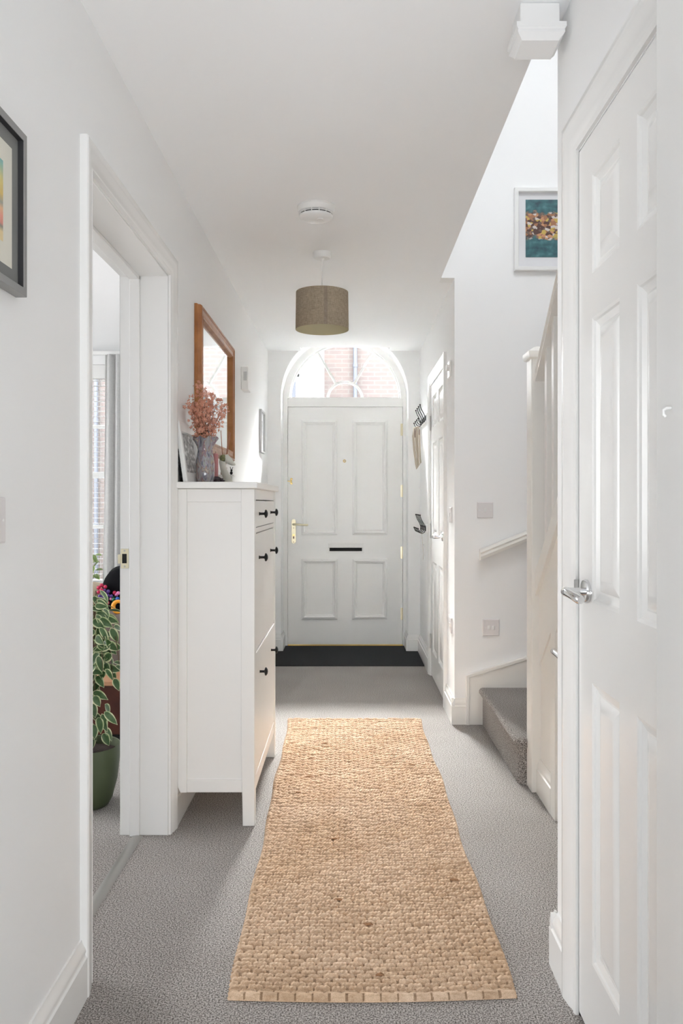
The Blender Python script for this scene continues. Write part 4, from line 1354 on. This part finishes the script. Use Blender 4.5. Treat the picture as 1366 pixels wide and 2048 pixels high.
# pink candle in a fluted dish
KX, KY = -0.548, 3.335
ca = MB().lathe([(0.0115, 0.0), (0.0115, 0.086), (0.0105, 0.092), (0.004, 0.096), (0.0001, 0.0965)], (KX, KY, TOP + 0.0305), 'Z', 24)
can = empty('candle', (KX, KY, TOP + 0.03), 'thick dusty pink candle in a dark dish on the cabinet', 'candle')
ca.build('wax', M['candle'], can)
MB().tube([(KX, KY, TOP + 0.126), (KX + 0.001, KY, TOP + 0.134)], 0.0008, 6).build('wick', M['slot'], can)
vs, fs = [], []
n = 64
pf = [(0.018, 0.0), (0.026, 0.003), (0.030, 0.012), (0.029, 0.020), (0.018, 0.028), (0.014, 0.0305), (0.0001, 0.0305)]
for (r, h) in pf:
    for i in range(n):
        a = 2 * PI * i / n
        rr = r * (1 + (0.07 * math.cos(16 * a) if 0.003 <= h <= 0.02 else 0))
        vs.append((KX + rr * math.cos(a), KY + rr * math.sin(a), TOP + 0.0003 + h))
for j in range(len(pf) - 1):
    for i in range(n):
        fs.append((j * n + i, j * n + (i + 1) % n, (j + 1) * n + (i + 1) % n, (j + 1) * n + i))
fs.append(tuple(range(n))[::-1])
tag(MB().add(vs, fs).build('candle_holder', M['holder']), 'dark fluted glass dish holding the pink candle', 'candle holder')
# dark bead string heaped beside the dish
bs = empty('bead_bracelet', (-0.53, 3.26, TOP), 'dark plum beaded bracelet coiled before the vase and candle', 'bracelet')
mb = MB()
for i in range(46):
    a = i * 0.41
    rr = 0.024 + 0.004 * math.sin(i * 0.9)
    mb.ball((-0.528 + rr * math.cos(a), 3.255 + rr * 1.1 * math.sin(a), TOP + 0.0045 + 0.0065 * (i // 16)), 0.004, 8, 6)
mb.build('beads', M['holder'], bs)
# white curved ornament with a green mottled top
orn = empty('curved_ornament', (-0.525, 3.43, TOP), 'white glazed ornament with a curling green mottled top beside the candle', 'ornament')
OX, OY = -0.525, 3.43
ob = MB()
pts = [(OX + 0.018, OY, TOP + 0.001), (OX + 0.008, OY, TOP + 0.03), (OX - 0.004, OY, TOP + 0.065), (OX - 0.010, OY, TOP + 0.095), (OX - 0.006, OY, TOP + 0.112), (OX + 0.006, OY, TOP + 0.112), (OX + 0.020, OY, TOP + 0.100), (OX + 0.034, OY, TOP + 0.088), (OX + 0.046, OY, TOP + 0.083)]
ob.tube(pts, [0.021, 0.017, 0.014, 0.014, 0.016, 0.018, 0.015, 0.009, 0.003], 18)
ob.build('body', M['ornament'], orn, sharp=1.4)
MB().ball((OX - 0.004, OY - 0.006, TOP + 0.111), 0.0165, 18, 12, (1.05, 0.9, 0.95)).build('mottled_top', M['ornament_top'], orn)
# little white box with a drawer, amber diffuser with reeds, dark rabbit
BX, BY = -0.535, 3.62
mbx = empty('trinket_box', (BX, BY, TOP), 'small white trinket box with a brown drawer on the cabinet', 'trinket box')
MB().box(BX - 0.045, BX + 0.020, BY - 0.03, BY + 0.03, TOP + 0.0003, TOP + 0.042).box(BX - 0.050, BX + 0.026, BY - 0.034, BY + 0.034, TOP + 0.042, TOP + 0.047).build('box', M['plastic'], mbx, bev=0.001)
MB().box(BX - 0.022, BX + 0.004, BY - 0.032, BY - 0.029, TOP + 0.008, TOP + 0.034).build('drawer_front', M['tan_wood'], mbx)
df = empty('reed_diffuser', (BX - 0.022, BY, TOP + 0.047), 'amber bottle reed diffuser standing on the white trinket box', 'diffuser')
DX = BX - 0.022
MB().lathe([(0.0135, 0), (0.0145, 0.003), (0.0145, 0.030), (0.011, 0.037), (0.006, 0.040), (0.006, 0.050), (0.0068, 0.052), (0.005, 0.052)], (DX, BY, TOP + 0.0473), 'Z', 24).build('bottle', M['amber'], df)
for (tx, ty, tz) in ((DX - 0.012, BY - 0.01, 1.515), (DX + 0.022, BY + 0.01, 1.512), (DX + 0.030, BY - 0.005, 1.506)):
    MB().tube([(DX + (tx - DX) * 0.12, BY, TOP + 0.06), (tx, ty, tz)], 0.0017, 7).build('reed', M['reed'], df)
RX, RY = BX + 0.012, BY - 0.005
rb = MB()
rb.ball((RX, RY, TOP + 0.0555), 0.0075, 12, 8, (0.85, 0.9, 1.1)).ball((RX + 0.001, RY - 0.002, TOP + 0.067), 0.0048, 12, 8)
rb.tube([(RX - 0.001, RY, TOP + 0.069), (RX - 0.005, RY, TOP + 0.083)], [0.0015, 0.0012], 8).tube([(RX + 0.002, RY, TOP + 0.069), (RX + 0.007, RY, TOP + 0.082)], [0.0015, 0.0012], 8)
tag(rb.build('rabbit_figurine', M['slot']), 'tiny dark rabbit figurine with upright ears on the white trinket box', 'figurine')
for (px_, py_, r_, lb) in ((-0.470, 3.50, 0.009, 'small grey pebble nearest the ornament on the cabinet top'), (-0.452, 3.56, 0.007, 'tiny flat pebble out by the front edge of the cabinet top')):
    tag(MB().ball((px_, py_, TOP + r_ * 0.5), r_, 14, 8, (1.3, 1.1, 0.5)).build('pebble', M['stone']), lb.replace('nearest', 'beside'), 'pebble')

# ------------------------------------------------------------------ left wall: mirror, pictures, chime, switch
mi = empty('wall_mirror', (WL, 3.89, 1.72), 'honey pine framed wall mirror hanging above the shoe cabinet', 'mirror')
my0, my1, mz0, mz1 = 3.395, 4.390, 1.412, 2.030
MB().ring(left_fn, my0, my1, mz0, mz1, [(0, 0.001), (0, 0.012), (0.003, 0.016), (0.004, 0.026), (0.008, 0.032), (0.016, 0.033), (0.019, 0.028), (0.030, 0.024), (0.042, 0.026), (0.047, 0.030), (0.053, 0.029), (0.060, 0.018), (0.062, 0.012)]).build('frame', M['pine'], mi, sharp=0.5)
MB().add([left_fn(my0 + 0.058, mz0 + 0.058, 0.013), left_fn(my1 - 0.058, mz0 + 0.058, 0.013), left_fn(my1 - 0.058, mz1 - 0.058, 0.013), left_fn(my0 + 0.058, mz1 - 0.058, 0.013)], [(0, 1, 2, 3)]).build('mirror_glass', M['mirror'], mi)

pa = empty('framed_print', (WL, 1.42, 1.75), 'deep grey box frame with a colourful sunset print on the near wall', 'picture')
py0, py1, pz0, pz1 = 1.18, 1.573, 1.592, 1.905
MB().ring(left_fn, py0, py1, pz0, pz1, [(0, 0.001), (0, 0.022), (0.001, 0.023), (0.0145, 0.023), (0.0155, 0.022)]).build('frame', M['grey_frame'], pa, sharp=0.4)
MB().ring(left_fn, py0 + 0.0155, py1 - 0.0155, pz0 + 0.0155, pz1 - 0.0155, [(0, 0.022), (0.0, 0.011), (0.010, 0.011)]).build('inner_rebate', M['dark_rebate'], pa, sharp=0.4)
MB().ring(left_fn, py0 + 0.016, py1 - 0.016, pz0 + 0.016, pz1 - 0.016, [(0, 0.0115), (0.0265, 0.0115), (0.027, 0.0112)]).build('grey_mount', M['mid_grey_mat'], pa)
MB().ring(left_fn, py0 + 0.042, py1 - 0.042, pz0 + 0.042, pz1 - 0.042, [(0, 0.0112), (0.040, 0.0112)]).build('cream_mount', M['cream_mat'], pa)
MB().box(WL + 0.0095, WL + 0.0110, py0 + 0.080, py1 - 0.080, pz0 + 0.080, pz1 - 0.066).build('print', M['art_sunset'], pa)

pb = empty('small_picture', (WL, 6.0, 1.71), 'small silver framed picture beyond the door chime', 'picture')
MB().ring(left_fn, 5.87, 6.125, 1.560, 1.872, [(0, 0.001), (0, 0.018), (0.014, 0.018), (0.016, 0.012), (0.016, 0.004)]).build('frame', M['silver'], pb, sharp=0.4)
MB().ring(left_fn, 5.884, 6.111, 1.574, 1.858, [(0, 0.004), (0.055, 0.004)], fill=True).build('mount', M['white_mat'], pb)
MB().box(WL + 0.0035, WL + 0.0048, 5.94, 6.055, 1.63, 1.80).build('print', M['art_street'], pb)

ch = empty('door_chime', (WL, 4.94, 1.94), 'white plastic door chime box with a grey grille high on the wall', 'door chime')
MB().box(WL + 0.0005, WL + 0.044, 4.865, 5.01, 1.873, 2.012).build('case', M['plastic'], ch, bev=0.004)
g = MB()
for k in range(9):
    g.box(WL + 0.016, WL + 0.036, 4.8635, 4.865, 1.928 + k * 0.006, 1.932 + k * 0.006)
g.build('grille', M['steel'], ch)


def switch(name, fn, u, v, label, size=0.086, rocker='rocker', m='pinkplastic', th=0.009, n=1, cat='light switch'):
    o = empty(name, fn(u, v, 0), label, cat)
    h = size / 2
    MB().ring(fn, u - h, u + h, v - h, v + h, [(0, 0.0005), (0.0005, th - 0.003), (0.004, th)], fill=True).build('plate', M[m], o, sharp=0.6)
    for k in range(n):
        uu = u + (k - (n - 1) / 2) * 0.024
        MB().ring(fn, uu - 0.0065, uu + 0.0065, v - 0.011, v + 0.011, [(0, th - 0.001), (0, th + 0.003), (0.002, th + 0.004)], fill=True).build(rocker, M['plastic'], o)
    for s in (-1, 1):
        c = Vector(fn(u + s * 0.030, v, th)); nr = (Vector(fn(u, v, 1)) - Vector(fn(u, v, 0)))
        MB().tube([c - nr * 0.001, c + nr * 0.0006], 0.0028, 10).build('screw_cap', M['plastic'], o)
    return o


switch('light_switch', left_fn, 1.468, 1.161, 'white light switch on the near wall below the grey box frame')
switch('light_switch', stair_fn, 0.737, 1.153, 'single light switch on the stair wall above the short handrail')
switch('fused_spur', stair_fn, 0.768, 0.520, 'twin rocker spur switch on the stair wall above the bottom step', n=2, cat='spur switch', size=0.09)
switch('light_switch', corr_fn, 4.50, 1.125, 'light switch on the corridor wall between the panelled door and the corner')
switch('wall_socket', corr_fn, 4.50, 0.515, 'low socket plate on the corridor wall near the corner by the stairs', n=2, cat='socket')
ts = empty('room_thermostat', (WR, 4.52, 1.93), 'white room thermostat with a dial high on the corridor wall', 'thermostat')
MB().box(WR - 0.014, WR - 0.0005, 4.48, 4.56, 1.890, 1.985).build('case', M['plastic'], ts, bev=0.003)
MB().lathe([(0.018, 0), (0.017, -0.014), (0.0001, -0.016)], (WR - 0.013, 4.52, 1.945), 'X', 20).build('dial', M['plastic'], ts)

# ------------------------------------------------------------------ stair wall picture
ps = empty('stair_picture', (1.15, YS, 2.67), 'white framed teal and brown photograph hung on the stairwell wall', 'picture')
qx0, qx1, qz0, qz1 = 0.892, 1.42, 2.440, 2.885
MB().ring(stair_fn, qx0, qx1, qz0, qz1, [(0, 0.001), (0, 0.024), (0.002, 0.026), (0.020, 0.026), (0.023, 0.018), (0.023, 0.006)]).build('frame', M['plastic'], ps, sharp=0.5)
MB().ring(stair_fn, qx0 + 0.020, qx1 - 0.020, qz0 + 0.020, qz1 - 0.020, [(0, 0.006), (0.062, 0.006)], fill=True).build('mount', M['white_mat'], ps)
MB().box(qx0 + 0.062, qx1 - 0.062, YS - 0.0075, YS - 0.0062, qz0 + 0.075, qz1 - 0.060).build('print', M['art_rocks'], ps)

# ------------------------------------------------------------------ ceiling: lamp and smoke alarm
LX, LY = -0.128, 3.93
la = empty('pendant_lamp', (LX, LY, CE), 'pendant lamp with a taupe linen drum shade on the hall ceiling', 'pendant lamp')
MB().lathe([(0.044, 0.0), (0.045, -0.006), (0.043, -0.022), (0.038, -0.028), (0.012, -0.030), (0.007, -0.036), (0.005, -0.044)], (LX, LY, CE - 0.0004), 'Z', 32).build('ceiling_rose', M['plastic'], la, sharp=0.8)
MB().tube([(LX, LY, CE - 0.04), (LX - 0.0015, LY, CE - 0.10), (LX, LY, 2.22), (LX, LY, 2.20)], 0.0032, 10).build('flex', M['plastic'], la)
sh = MB()
n = 72
vs, fs = [], []
for (r, zz) in ((0.1265, 2.213), (0.1290, 2.032), (0.1275, 2.032), (0.1250, 2.213)):
    for i in range(n):
        a = 2 * PI * i / n
        vs.append((LX + r * math.cos(a), LY + r * math.sin(a), zz))
outer = [(i, (i + 1) % n, n + (i + 1) % n, n + i) for i in range(n)]
rims = [(n + i, n + (i + 1) % n, 2 * n + (i + 1) % n, 2 * n + i) for i in range(n)] + [(3 * n + i, 3 * n + (i + 1) % n, (i + 1) % n, i) for i in range(n)]
so = sh.add(vs, outer + rims).build('lamp_shade', M['linen'], la)
MB().add(vs[2 * n:], [(i, (i + 1) % n, n + (i + 1) % n, n + i) for i in range(n)]).build('shade_lining', M['linen_inside'], so)
a0, a1 = -PI / 2 + 0.10, -PI / 2 + 0.23                  # overlap seam on the side towards the hall's near end
sv, sf = [], []
for i in range(7):
    a = a0 + (a1 - a0) * i / 6
    sv += [(LX + 0.1272 * math.cos(a), LY + 0.1272 * math.sin(a), 2.2125), (LX + 0.1297 * math.cos(a), LY + 0.1297 * math.sin(a), 2.0325)]
sf = [(2 * i, 2 * i + 2, 2 * i + 3, 2 * i + 1) for i in range(6)]
MB().add(sv, sf).build('overlap_seam', M['seam'], so)
MB().lathe([(0.014, 2.205), (0.016, 2.19), (0.016, 2.15), (0.012, 2.145)], (LX, LY, 0), 'Z', 18).build('lamp_holder', M['plastic'], la)
MB().ball((LX, LY, 2.135), 0.026, 18, 12, (1, 1, 1.25)).build('bulb', M['plastic'], la)
sp3 = MB()
for k in range(3):
    a = k * 2 * PI / 3 + 0.4
    sp3.tube([(LX + 0.014 * math.cos(a), LY + 0.014 * math.sin(a), 2.19), (LX + 0.124 * math.cos(a), LY + 0.124 * math.sin(a), 2.19)], 0.0018, 6)
sp3.build('shade_carrier', M['plastic'], la)

AXs, AYs = -0.133, 3.32
al = empty('smoke_alarm', (AXs, AYs, CE), 'round white smoke alarm with dark vents on the hall ceiling', 'smoke alarm')
MB().lathe([(0.079, 0.0), (0.079, -0.003), (0.075, -0.005), (0.073, -0.024), (0.070, -0.0265), (0.066, -0.027)], (AXs, AYs, CE - 0.0004), 'Z', 48).build('base', M['plastic'], al, sharp=0.7)
MB().lathe([(0.0655, -0.0265), (0.0655, -0.0375)], (AXs, AYs, CE - 0.0004), 'Z', 48).build('vent_band', M['dark'], al)
rb_ = MB().lathe([(0.0700, -0.0300), (0.0700, -0.0330), (0.066, -0.0330), (0.066, -0.0300)], (AXs, AYs, CE), 'Z', 48)
for k in range(14):
    a = 2 * PI * k / 14
    rb_.tube([(AXs + 0.068 * math.cos(a), AYs + 0.068 * math.sin(a), CE - 0.026), (AXs + 0.068 * math.cos(a), AYs + 0.068 * math.sin(a), CE - 0.038)], 0.0022, 6)
rb_.build('vent_ribs', M['plastic'], al)
cap = MB().lathe([(0.0680, -0.0365), (0.0690, -0.040), (0.066, -0.046), (0.050, -0.053), (0.030, -0.0565), (0.0001, -0.058)], (AXs, AYs, CE - 0.0004), 'Z', 48)
cap.build('cover', M['plastic'], al, sharp=0.8)
MB().lathe([(0.013, -0.054), (0.012, -0.0595), (0.0001, -0.060)], (AXs + 0.018, AYs - 0.018, CE), 'Z', 20).build('test_button', M['plastic'], al)

# ------------------------------------------------------------------ coat hooks


def hook_set(z, label, y0):
    """four double-pronged wire hooks on a white board"""
    o = empty('coat_hook_rack', (WR, y0, z), label, 'coat hooks', 'coat hook racks by the front door')
    MB().box(WR - 0.014, WR - 0.0005, y0 - 0.215, y0 + 0.215, z - 0.028, z + 0.030).build('board', M['satin'], o, bev=0.002)
    for k in range(4):
        y = y0 - 0.18 + 0.12 * k
        mb = MB()
        X0 = WR - 0.014
        mb.tube([(X0 + 0.002, y, z + 0.018), (X0 - 0.004, y, z - 0.018)], [0.006, 0.006], 8)
        up = [(X0 - 0.004, y, z - 0.022), (X0 - 0.006, y, z + 0.004), (X0 - 0.016, y, z + 0.030), (X0 - 0.032, y, z + 0.058), (X0 - 0.040, y, z + 0.080), (X0 - 0.042, y, z + 0.092)]
        mb.tube(up, 0.0029, 8)
        dn = [(X0 - 0.004, y, z - 0.010), (X0 - 0.010, y, z - 0.030), (X0 - 0.026, y, z - 0.040), (X0 - 0.044, y, z - 0.034), (X0 - 0.054, y, z - 0.018), (X0 - 0.056, y, z - 0.006)]
        mb.tube(dn, 0.0029, 8)
        mb.ball(up[-1], 0.0058, 10, 8).ball(dn[-1], 0.0058, 10, 8)
        mb.build('hook', M['black'], o, sharp=1.2)
    return o


h1 = hook_set(1.806, 'upper rack of four black double hooks holding a beige strap', 6.02)
h2 = hook_set(1.010, 'lower rack of four black double hooks with a thin white cord', 6.02)
dl = empty('strap_lead', (WR - 0.06, 6.12, 1.77), 'long beige strap with brown ends hanging from the upper coat hooks', 'strap')
X0 = WR - 0.056
for (dx, dz, yy, m_, r_) in ((0.0, 0.0, 6.185, 'strap', 0.0055), (0.014, 0.02, 6.194, 'strap', 0.0055), (-0.006, -0.012, 6.200, 'strap', 0.005)):
    pts = [(X0 + 0.016 + dx, yy, 1.772), (X0 - 0.010 + dx, yy, 1.765), (X0 - 0.018 + dx, yy, 1.70), (X0 - 0.010 + dx, yy, 1.60), (X0 + 0.004 + dx, yy, 1.50 + dz), (X0 + 0.012 + dx, yy, 1.462 + dz), (X0 + 0.022 + dx, yy, 1.480 + dz),
           (X0 + 0.018 + dx, yy, 1.56), (X0 + 0.014 + dx, yy, 1.66), (X0 + 0.012 + dx, yy, 1.75), (X0 + 0.004 + dx, yy, 1.772)]
    MB().tube(pts, r_, 8).build('loop', M[m_], dl, sharp=1.5)
MB().box(X0 - 0.012, X0 - 0.006, 6.174, 6.180, 1.69, 1.755).box(X0 + 0.020, X0 + 0.026, 6.174, 6.180, 1.71, 1.752).build('leather_end', M['strap_brown'], dl, bev=0.001)
cd = empty('thin_cord', (WR - 0.03, 5.85, 0.97), 'thin white cord with a small tag hanging from the lower coat hooks', 'cord')
MB().tube([(WR - 0.050, 5.85, 0.977), (WR - 0.040, 5.85, 0.95), (WR - 0.036, 5.85, 0.90), (WR - 0.030, 5.85, 0.82), (WR - 0.034, 5.85, 0.78)], 0.0012, 6).build('string', M['strap'], cd)
MB().box(WR - 0.034, WR - 0.028, 5.847, 5.853, 0.875, 0.895).build('tag', M['steel'], cd)

# ------------------------------------------------------------------ lounge: plant, low table, sofa, cushion, toys
PX, PY = -1.035, 3.20
pot = empty('potted_fig', (PX, PY, 0), 'variegated weeping fig in an olive green pot beside the lounge doorway', 'potted plant')
MB().lathe([(0.070, 0.0005), (0.085, 0.004), (0.100, 0.03), (0.118, 0.10), (0.127, 0.18), (0.130, 0.235), (0.129, 0.239), (0.125, 0.237), (0.120, 0.18), (0.10, 0.12)], (PX, PY, 0), 'Z', 48).build('pot', M['green_pot'], pot, sharp=1.0)
MB().lathe([(0.0001, 0.215), (0.10, 0.21), (0.1235, 0.205)], (PX, PY, 0), 'Z', 32).build('soil', M['soil'], pot)
tw, lf = MB(), []
rnd = random.Random(5)
lv_v, lv_f, lv_a = [], [], []


def leaf_mesh(base, d, nrm, L, W):
    d = d.normalized()
    s_ = d.cross(nrm).normalized()
    nrm = s_.cross(d).normalized()
    o = len(lv_v)
    nu, nw_ = 8, 6
    for i in range(nu + 1):
        t = i / nu
        wd_ = W * (math.sin(PI * min(1, t * 1.02) ** 0.75) ** 0.8 if 0 < t < 1 else 0) * (1 if t < 0.85 else 0.8)
        bend = -0.18 * L * t * t
        for j in range(nw_ + 1):
            q = j / nw_ * 2 - 1
            p = base + d * (L * t) + s_ * (wd_ * 0.5 * q) + nrm * (bend + abs(q) * wd_ * 0.10)
            lv_v.append(tuple(p))
            edge_ = max(abs(q), abs(t * 2 - 1) ** 6)
            lv_a.append(edge_)
    for i in range(nu):
        for j in range(nw_):
            a = o + i * (nw_ + 1) + j
            lv_f.append((a, a + 1, a + nw_ + 2, a + nw_ + 1))


branches = []
for k in range(13):
    a = rnd.uniform(0, 2 * PI) if k > 4 else rnd.uniform(-1.9, -0.1)
    top = rnd.uniform(0.50, 0.86)
    rad = rnd.uniform(0.05, 0.13)
    p0 = Vector((PX + 0.01 * math.cos(a), PY + 0.01 * math.sin(a), 0.21))
    p1 = Vector((PX + 0.03 * math.cos(a), PY + 0.03 * math.sin(a), top * 0.6))
    p2 = Vector((PX + rad * 0.6 * math.cos(a), PY + rad * 0.6 * math.sin(a), top))
    p3 = Vector((PX + rad * math.cos(a), PY + rad * math.sin(a), top - 0.08))
    p4 = Vector((PX + rad * 1.15 * math.cos(a), PY + rad * 1.15 * math.sin(a), top - 0.22))
    pts = [p0, p1, p2, p3, p4]
    tw.tube(pts, [0.004, 0.0032, 0.0022, 0.0016, 0.001], 7)
    branches.append(pts)
for pts in branches:
    for i in range(17):
        t = rnd.uniform(0.5, 4)
        k = min(3, int(t))
        c = pts[k].lerp(pts[k + 1], t - k) + Vector((rnd.gauss(0, 0.018), rnd.gauss(0, 0.018), rnd.gauss(0, 0.02)))
        if c.x > -0.905: c.x = -0.905 - rnd.uniform(0, 0.03)
        out = Vector((c.x - PX, c.y - PY, 0))
        out = out.normalized() if out.length > 1e-4 else Vector((0, -1, 0))
        d = out * rnd.uniform(0.2, 0.8) + Vector((rnd.gauss(0, 0.55), rnd.gauss(0, 0.55), -rnd.uniform(-0.1, 1.1)))
        leaf_mesh(c, d, out * 0.6 + Vector((rnd.gauss(0, 0.6), -0.6 + rnd.gauss(0, 0.4), 0.5 + rnd.gauss(0, 0.4))), rnd.uniform(0.048, 0.074), rnd.uniform(0.026, 0.038))
for i in range(16):                              # low leaves hanging over the rim
    a = rnd.uniform(-2.6, 0.4)
    c = Vector((PX + 0.07 * math.cos(a), PY + 0.07 * math.sin(a), rnd.uniform(0.27, 0.42)))
    out = Vector((math.cos(a), math.sin(a), 0))
    leaf_mesh(c, out * 0.4 + Vector((rnd.gauss(0, 0.2), rnd.gauss(0, 0.2), -0.9)), out + Vector((0, -0.4, 0.4)), rnd.uniform(0.055, 0.075), rnd.uniform(0.032, 0.042))
tw.build('twigs', M['bark'], pot)
M['leaf'] = attr_mix('variegated_leaf', 'margin', (0.065, 0.130, 0.045), (0.66, 0.66, 0.42), 0.4, noise=((40, (0.55, 0.7, 0.5), 0.35, 0.6, (1, 1, 1)),), steps=(0.62, 0.80))
me = bpy.data.meshes.new('foliage')
me.from_pydata(lv_v, [], lv_f)
at = me.attributes.new('margin', 'FLOAT', 'POINT')
at.data.foreach_set('value', np.array(lv_a, dtype=np.float32))
for p in me.polygons: p.use_smooth = True
me.materials.append(M['leaf'])
fo = bpy.data.objects.new('foliage', me)
COL.objects.link(fo)
fo.parent = pot
fo.matrix_parent_inverse = pot.matrix_basis.inverted()

lt = empty('low_chest', (-1.45, 4.15, 0), 'low reddish wooden chest on a black plinth behind the fig plant', 'chest')
MB().box(-2.0, -0.98, 3.99, 4.32, 0.05, 0.295).build('body', M['mahogany'], lt, bev=0.004)
MB().box(-2.03, -0.95, 3.965, 4.34, 0.295, 0.318).build('chest_top', M['tan_wood'], lt, bev=0.004)
MB().box(-1.97, -1.0, 4.01, 4.31, 0.001, 0.05).build('plinth', M['slot'], lt)

sf = empty('sofa', (-1.9, 4.8, 0), 'taupe fabric sofa behind the low wooden chest', 'sofa')
MB().box(-2.7, -1.0, 4.42, 5.25, 0.06, 0.42).build('seat_base', M['taupe'], sf, bev=0.03)
MB().box(-2.7, -1.0, 4.40, 4.58, 0.40, 0.585).build('front_arm', M['taupe'], sf, bev=0.04)
MB().box(-2.68, -1.05, 4.60, 5.2, 0.40, 0.52).build('seat_cushion', M['beige'], sf, bev=0.05)
for x in (-2.6, -1.1):
    for y in (4.5, 5.15):
        MB().box(x - 0.025, x + 0.025, y - 0.025, y + 0.025, 0.001, 0.06).build('foot', M['mahogany'], sf)


def lumpy(name, c, r, m, seed, power=2.6, amp=0.10, freq=5):
    vs, fs = [], []
    n, mm = 40, 24
    for i in range(mm + 1):
        t = PI * i / mm
        for k in range(n):
            a = 2 * PI * k / n
            d = Vector((math.sin(t) * math.cos(a), math.sin(t) * math.sin(a), math.cos(t)))
            s_ = (abs(d.x) ** power + abs(d.y) ** power + abs(d.z) ** power) ** (-1 / power)
            f_ = 1 + amp * math.sin(freq * a + seed) * math.sin(t) + amp * 0.7 * math.sin(3 * t + 2 * a + seed)
            vs.append((c[0] + d.x * s_ * r[0] * f_, c[1] + d.y * s_ * r[1] * f_, c[2] + d.z * s_ * r[2] * f_))
    for i in range(mm):
        for k in range(n):
            fs.append((i * n + k, (i + 1) * n + k, (i + 1) * n + (k + 1) % n, i * n + (k + 1) % n))
    return MB().add(vs, fs).build(name, m, sharp=2)


tag(lumpy('velvet_cushion', (-1.285, 4.70, 0.682), (0.145, 0.075, 0.142), M['velvet'], 1.3, 2.6, 0.05, 3), 'black velvet cushion slumped on the taupe sofa', 'cushion')
tag(lumpy('beige_cushion', (-1.62, 4.98, 0.622), (0.15, 0.09, 0.078), M['beige'], 0.4), 'beige cushion partly hidden behind the black velvet cushion', 'cushion')
gl = empty('toy_garland', (-1.3, 4.44, 0.6), 'string of red and purple toy berries draped over the black cushion', 'toy')
rnd = random.Random(2)
S4 = F / 4.60
for (bx_, by_, m_, r_) in ((196, 1176, 'toy_red', 4.2), (202, 1171, 'toy_red', 4.2), (198, 1184, 'toy_red', 3.6), (204, 1180, 'toy_red', 4.2), (210, 1174, 'toy_red', 3.8), (208, 1181, 'toy_purple', 3.6), (216, 1183, 'toy_purple', 4.0), (200, 1193, 'toy_purple', 4.0),
                           (206, 1194, 'toy_purple', 4.2), (211, 1188, 'toy_purple', 3.8), (216, 1191, 'toy_purple', 3.6), (208, 1201, 'toy_purple', 3.8), (214, 1198, 'toy_purple', 3.5), (223, 1192, 'toy_purple', 3.4), (215, 1206, 'toy_red', 3.8),
                           (228, 1186, 'toy_red', 4.0), (232, 1190, 'toy_pink', 3.8), (222, 1198, 'toy_pink', 3.2), (227, 1199, 'toy_green', 4.0), (237, 1186, 'toy_pink', 3.8), (236, 1197, 'toy_blue', 4.0)):
    MB().ball(((bx_ - 697) / S4, 4.60 + rnd.uniform(-0.012, 0.012), 1.194 - (by_ - 1005) / S4), r_ / S4, 14, 10).build('berry', M[m_], gl)
MB().tube([((x_ - 697) / S4, 4.612, 1.194 - (y_ - 1005) / S4) for x_, y_ in ((194, 1172), (204, 1182), (210, 1195), (222, 1196), (234, 1190), (244, 1180))], 0.003, 8).build('string', M['toy_green'], gl)
oy = empty('ring_toy', (-1.26, 4.42, 0.60), 'curved orange plastic toy lying on the sofa arm', 'toy')
mb = MB()
pts = [(-1.262 + 0.028 * math.cos(a), 4.44, 0.622 + 0.030 * math.sin(a)) for a in [0.9 + i * 0.30 for i in range(15)]]
mb.tube(pts, [0.008 + 0.004 * math.sin(PI * i / 14) for i in range(15)], 10).build('body', M['toy_orange'], oy, sharp=2)
tb = MB().ball((-1.228, 4.44, 0.625), 0.020, 14, 10, (1.1, 0.9, 1.1)).ball((-1.205, 4.44, 0.655), 0.016, 14, 10).ball((-1.238, 4.44, 0.650), 0.009, 12, 8)
tag(tb.build('blue_toy', M['toy_blue'], sharp=2), 'small round blue plastic toy beside the curved orange one', 'toy')

# plant on the lounge sill
sp_ = empty('sill_plant', (-2.0, 6.36, WZ0), 'small pale green leafy plant on the lounge window sill', 'potted plant')
MB().lathe([(0.035, 0.0005), (0.040, 0.004), (0.048, 0.06), (0.050, 0.064), (0.046, 0.062), (0.044, 0.05), (0.0001, 0.05)], (-2.02, 6.36, WZ0), 'Z', 28).build('pot', M['ornament'], sp_)
lv_v, lv_f, lv_a = [], [], []
rnd = random.Random(9)
tw2 = MB()
for k in range(26):
    a = rnd.uniform(0, 2 * PI)
    h_ = rnd.uniform(0.06, 0.24)
    c = Vector((-2.02 + 0.05 * math.cos(a) * rnd.random(), 6.36 + 0.03 * math.sin(a), WZ0 + 0.05 + h_))
    tw2.tube([(-2.02, 6.36, WZ0 + 0.048), c], 0.0015, 6)
    leaf_mesh(c, Vector((math.cos(a), -0.4 + 0.3 * math.sin(a), rnd.uniform(-0.5, 0.4))), Vector((0, -0.5, 1)), rnd.uniform(0.06, 0.09), rnd.uniform(0.035, 0.05))
tw2.build('stalks', M['bark'], sp_)
M['leaf_pale'] = attr_mix('pale_leaf', 'margin', (0.20, 0.30, 0.10), (0.50, 0.55, 0.28), 0.4, steps=(0.6, 0.85))
me = bpy.data.meshes.new('foliage')
me.from_pydata(lv_v, [], lv_f)
at = me.attributes.new('margin', 'FLOAT', 'POINT')
at.data.foreach_set('value', np.array(lv_a, dtype=np.float32))
for p in me.polygons: p.use_smooth = True
me.materials.append(M['leaf_pale'])
fo = bpy.data.objects.new('foliage', me)
COL.objects.link(fo)
fo.parent = sp_
fo.matrix_parent_inverse = sp_.matrix_basis.inverted()
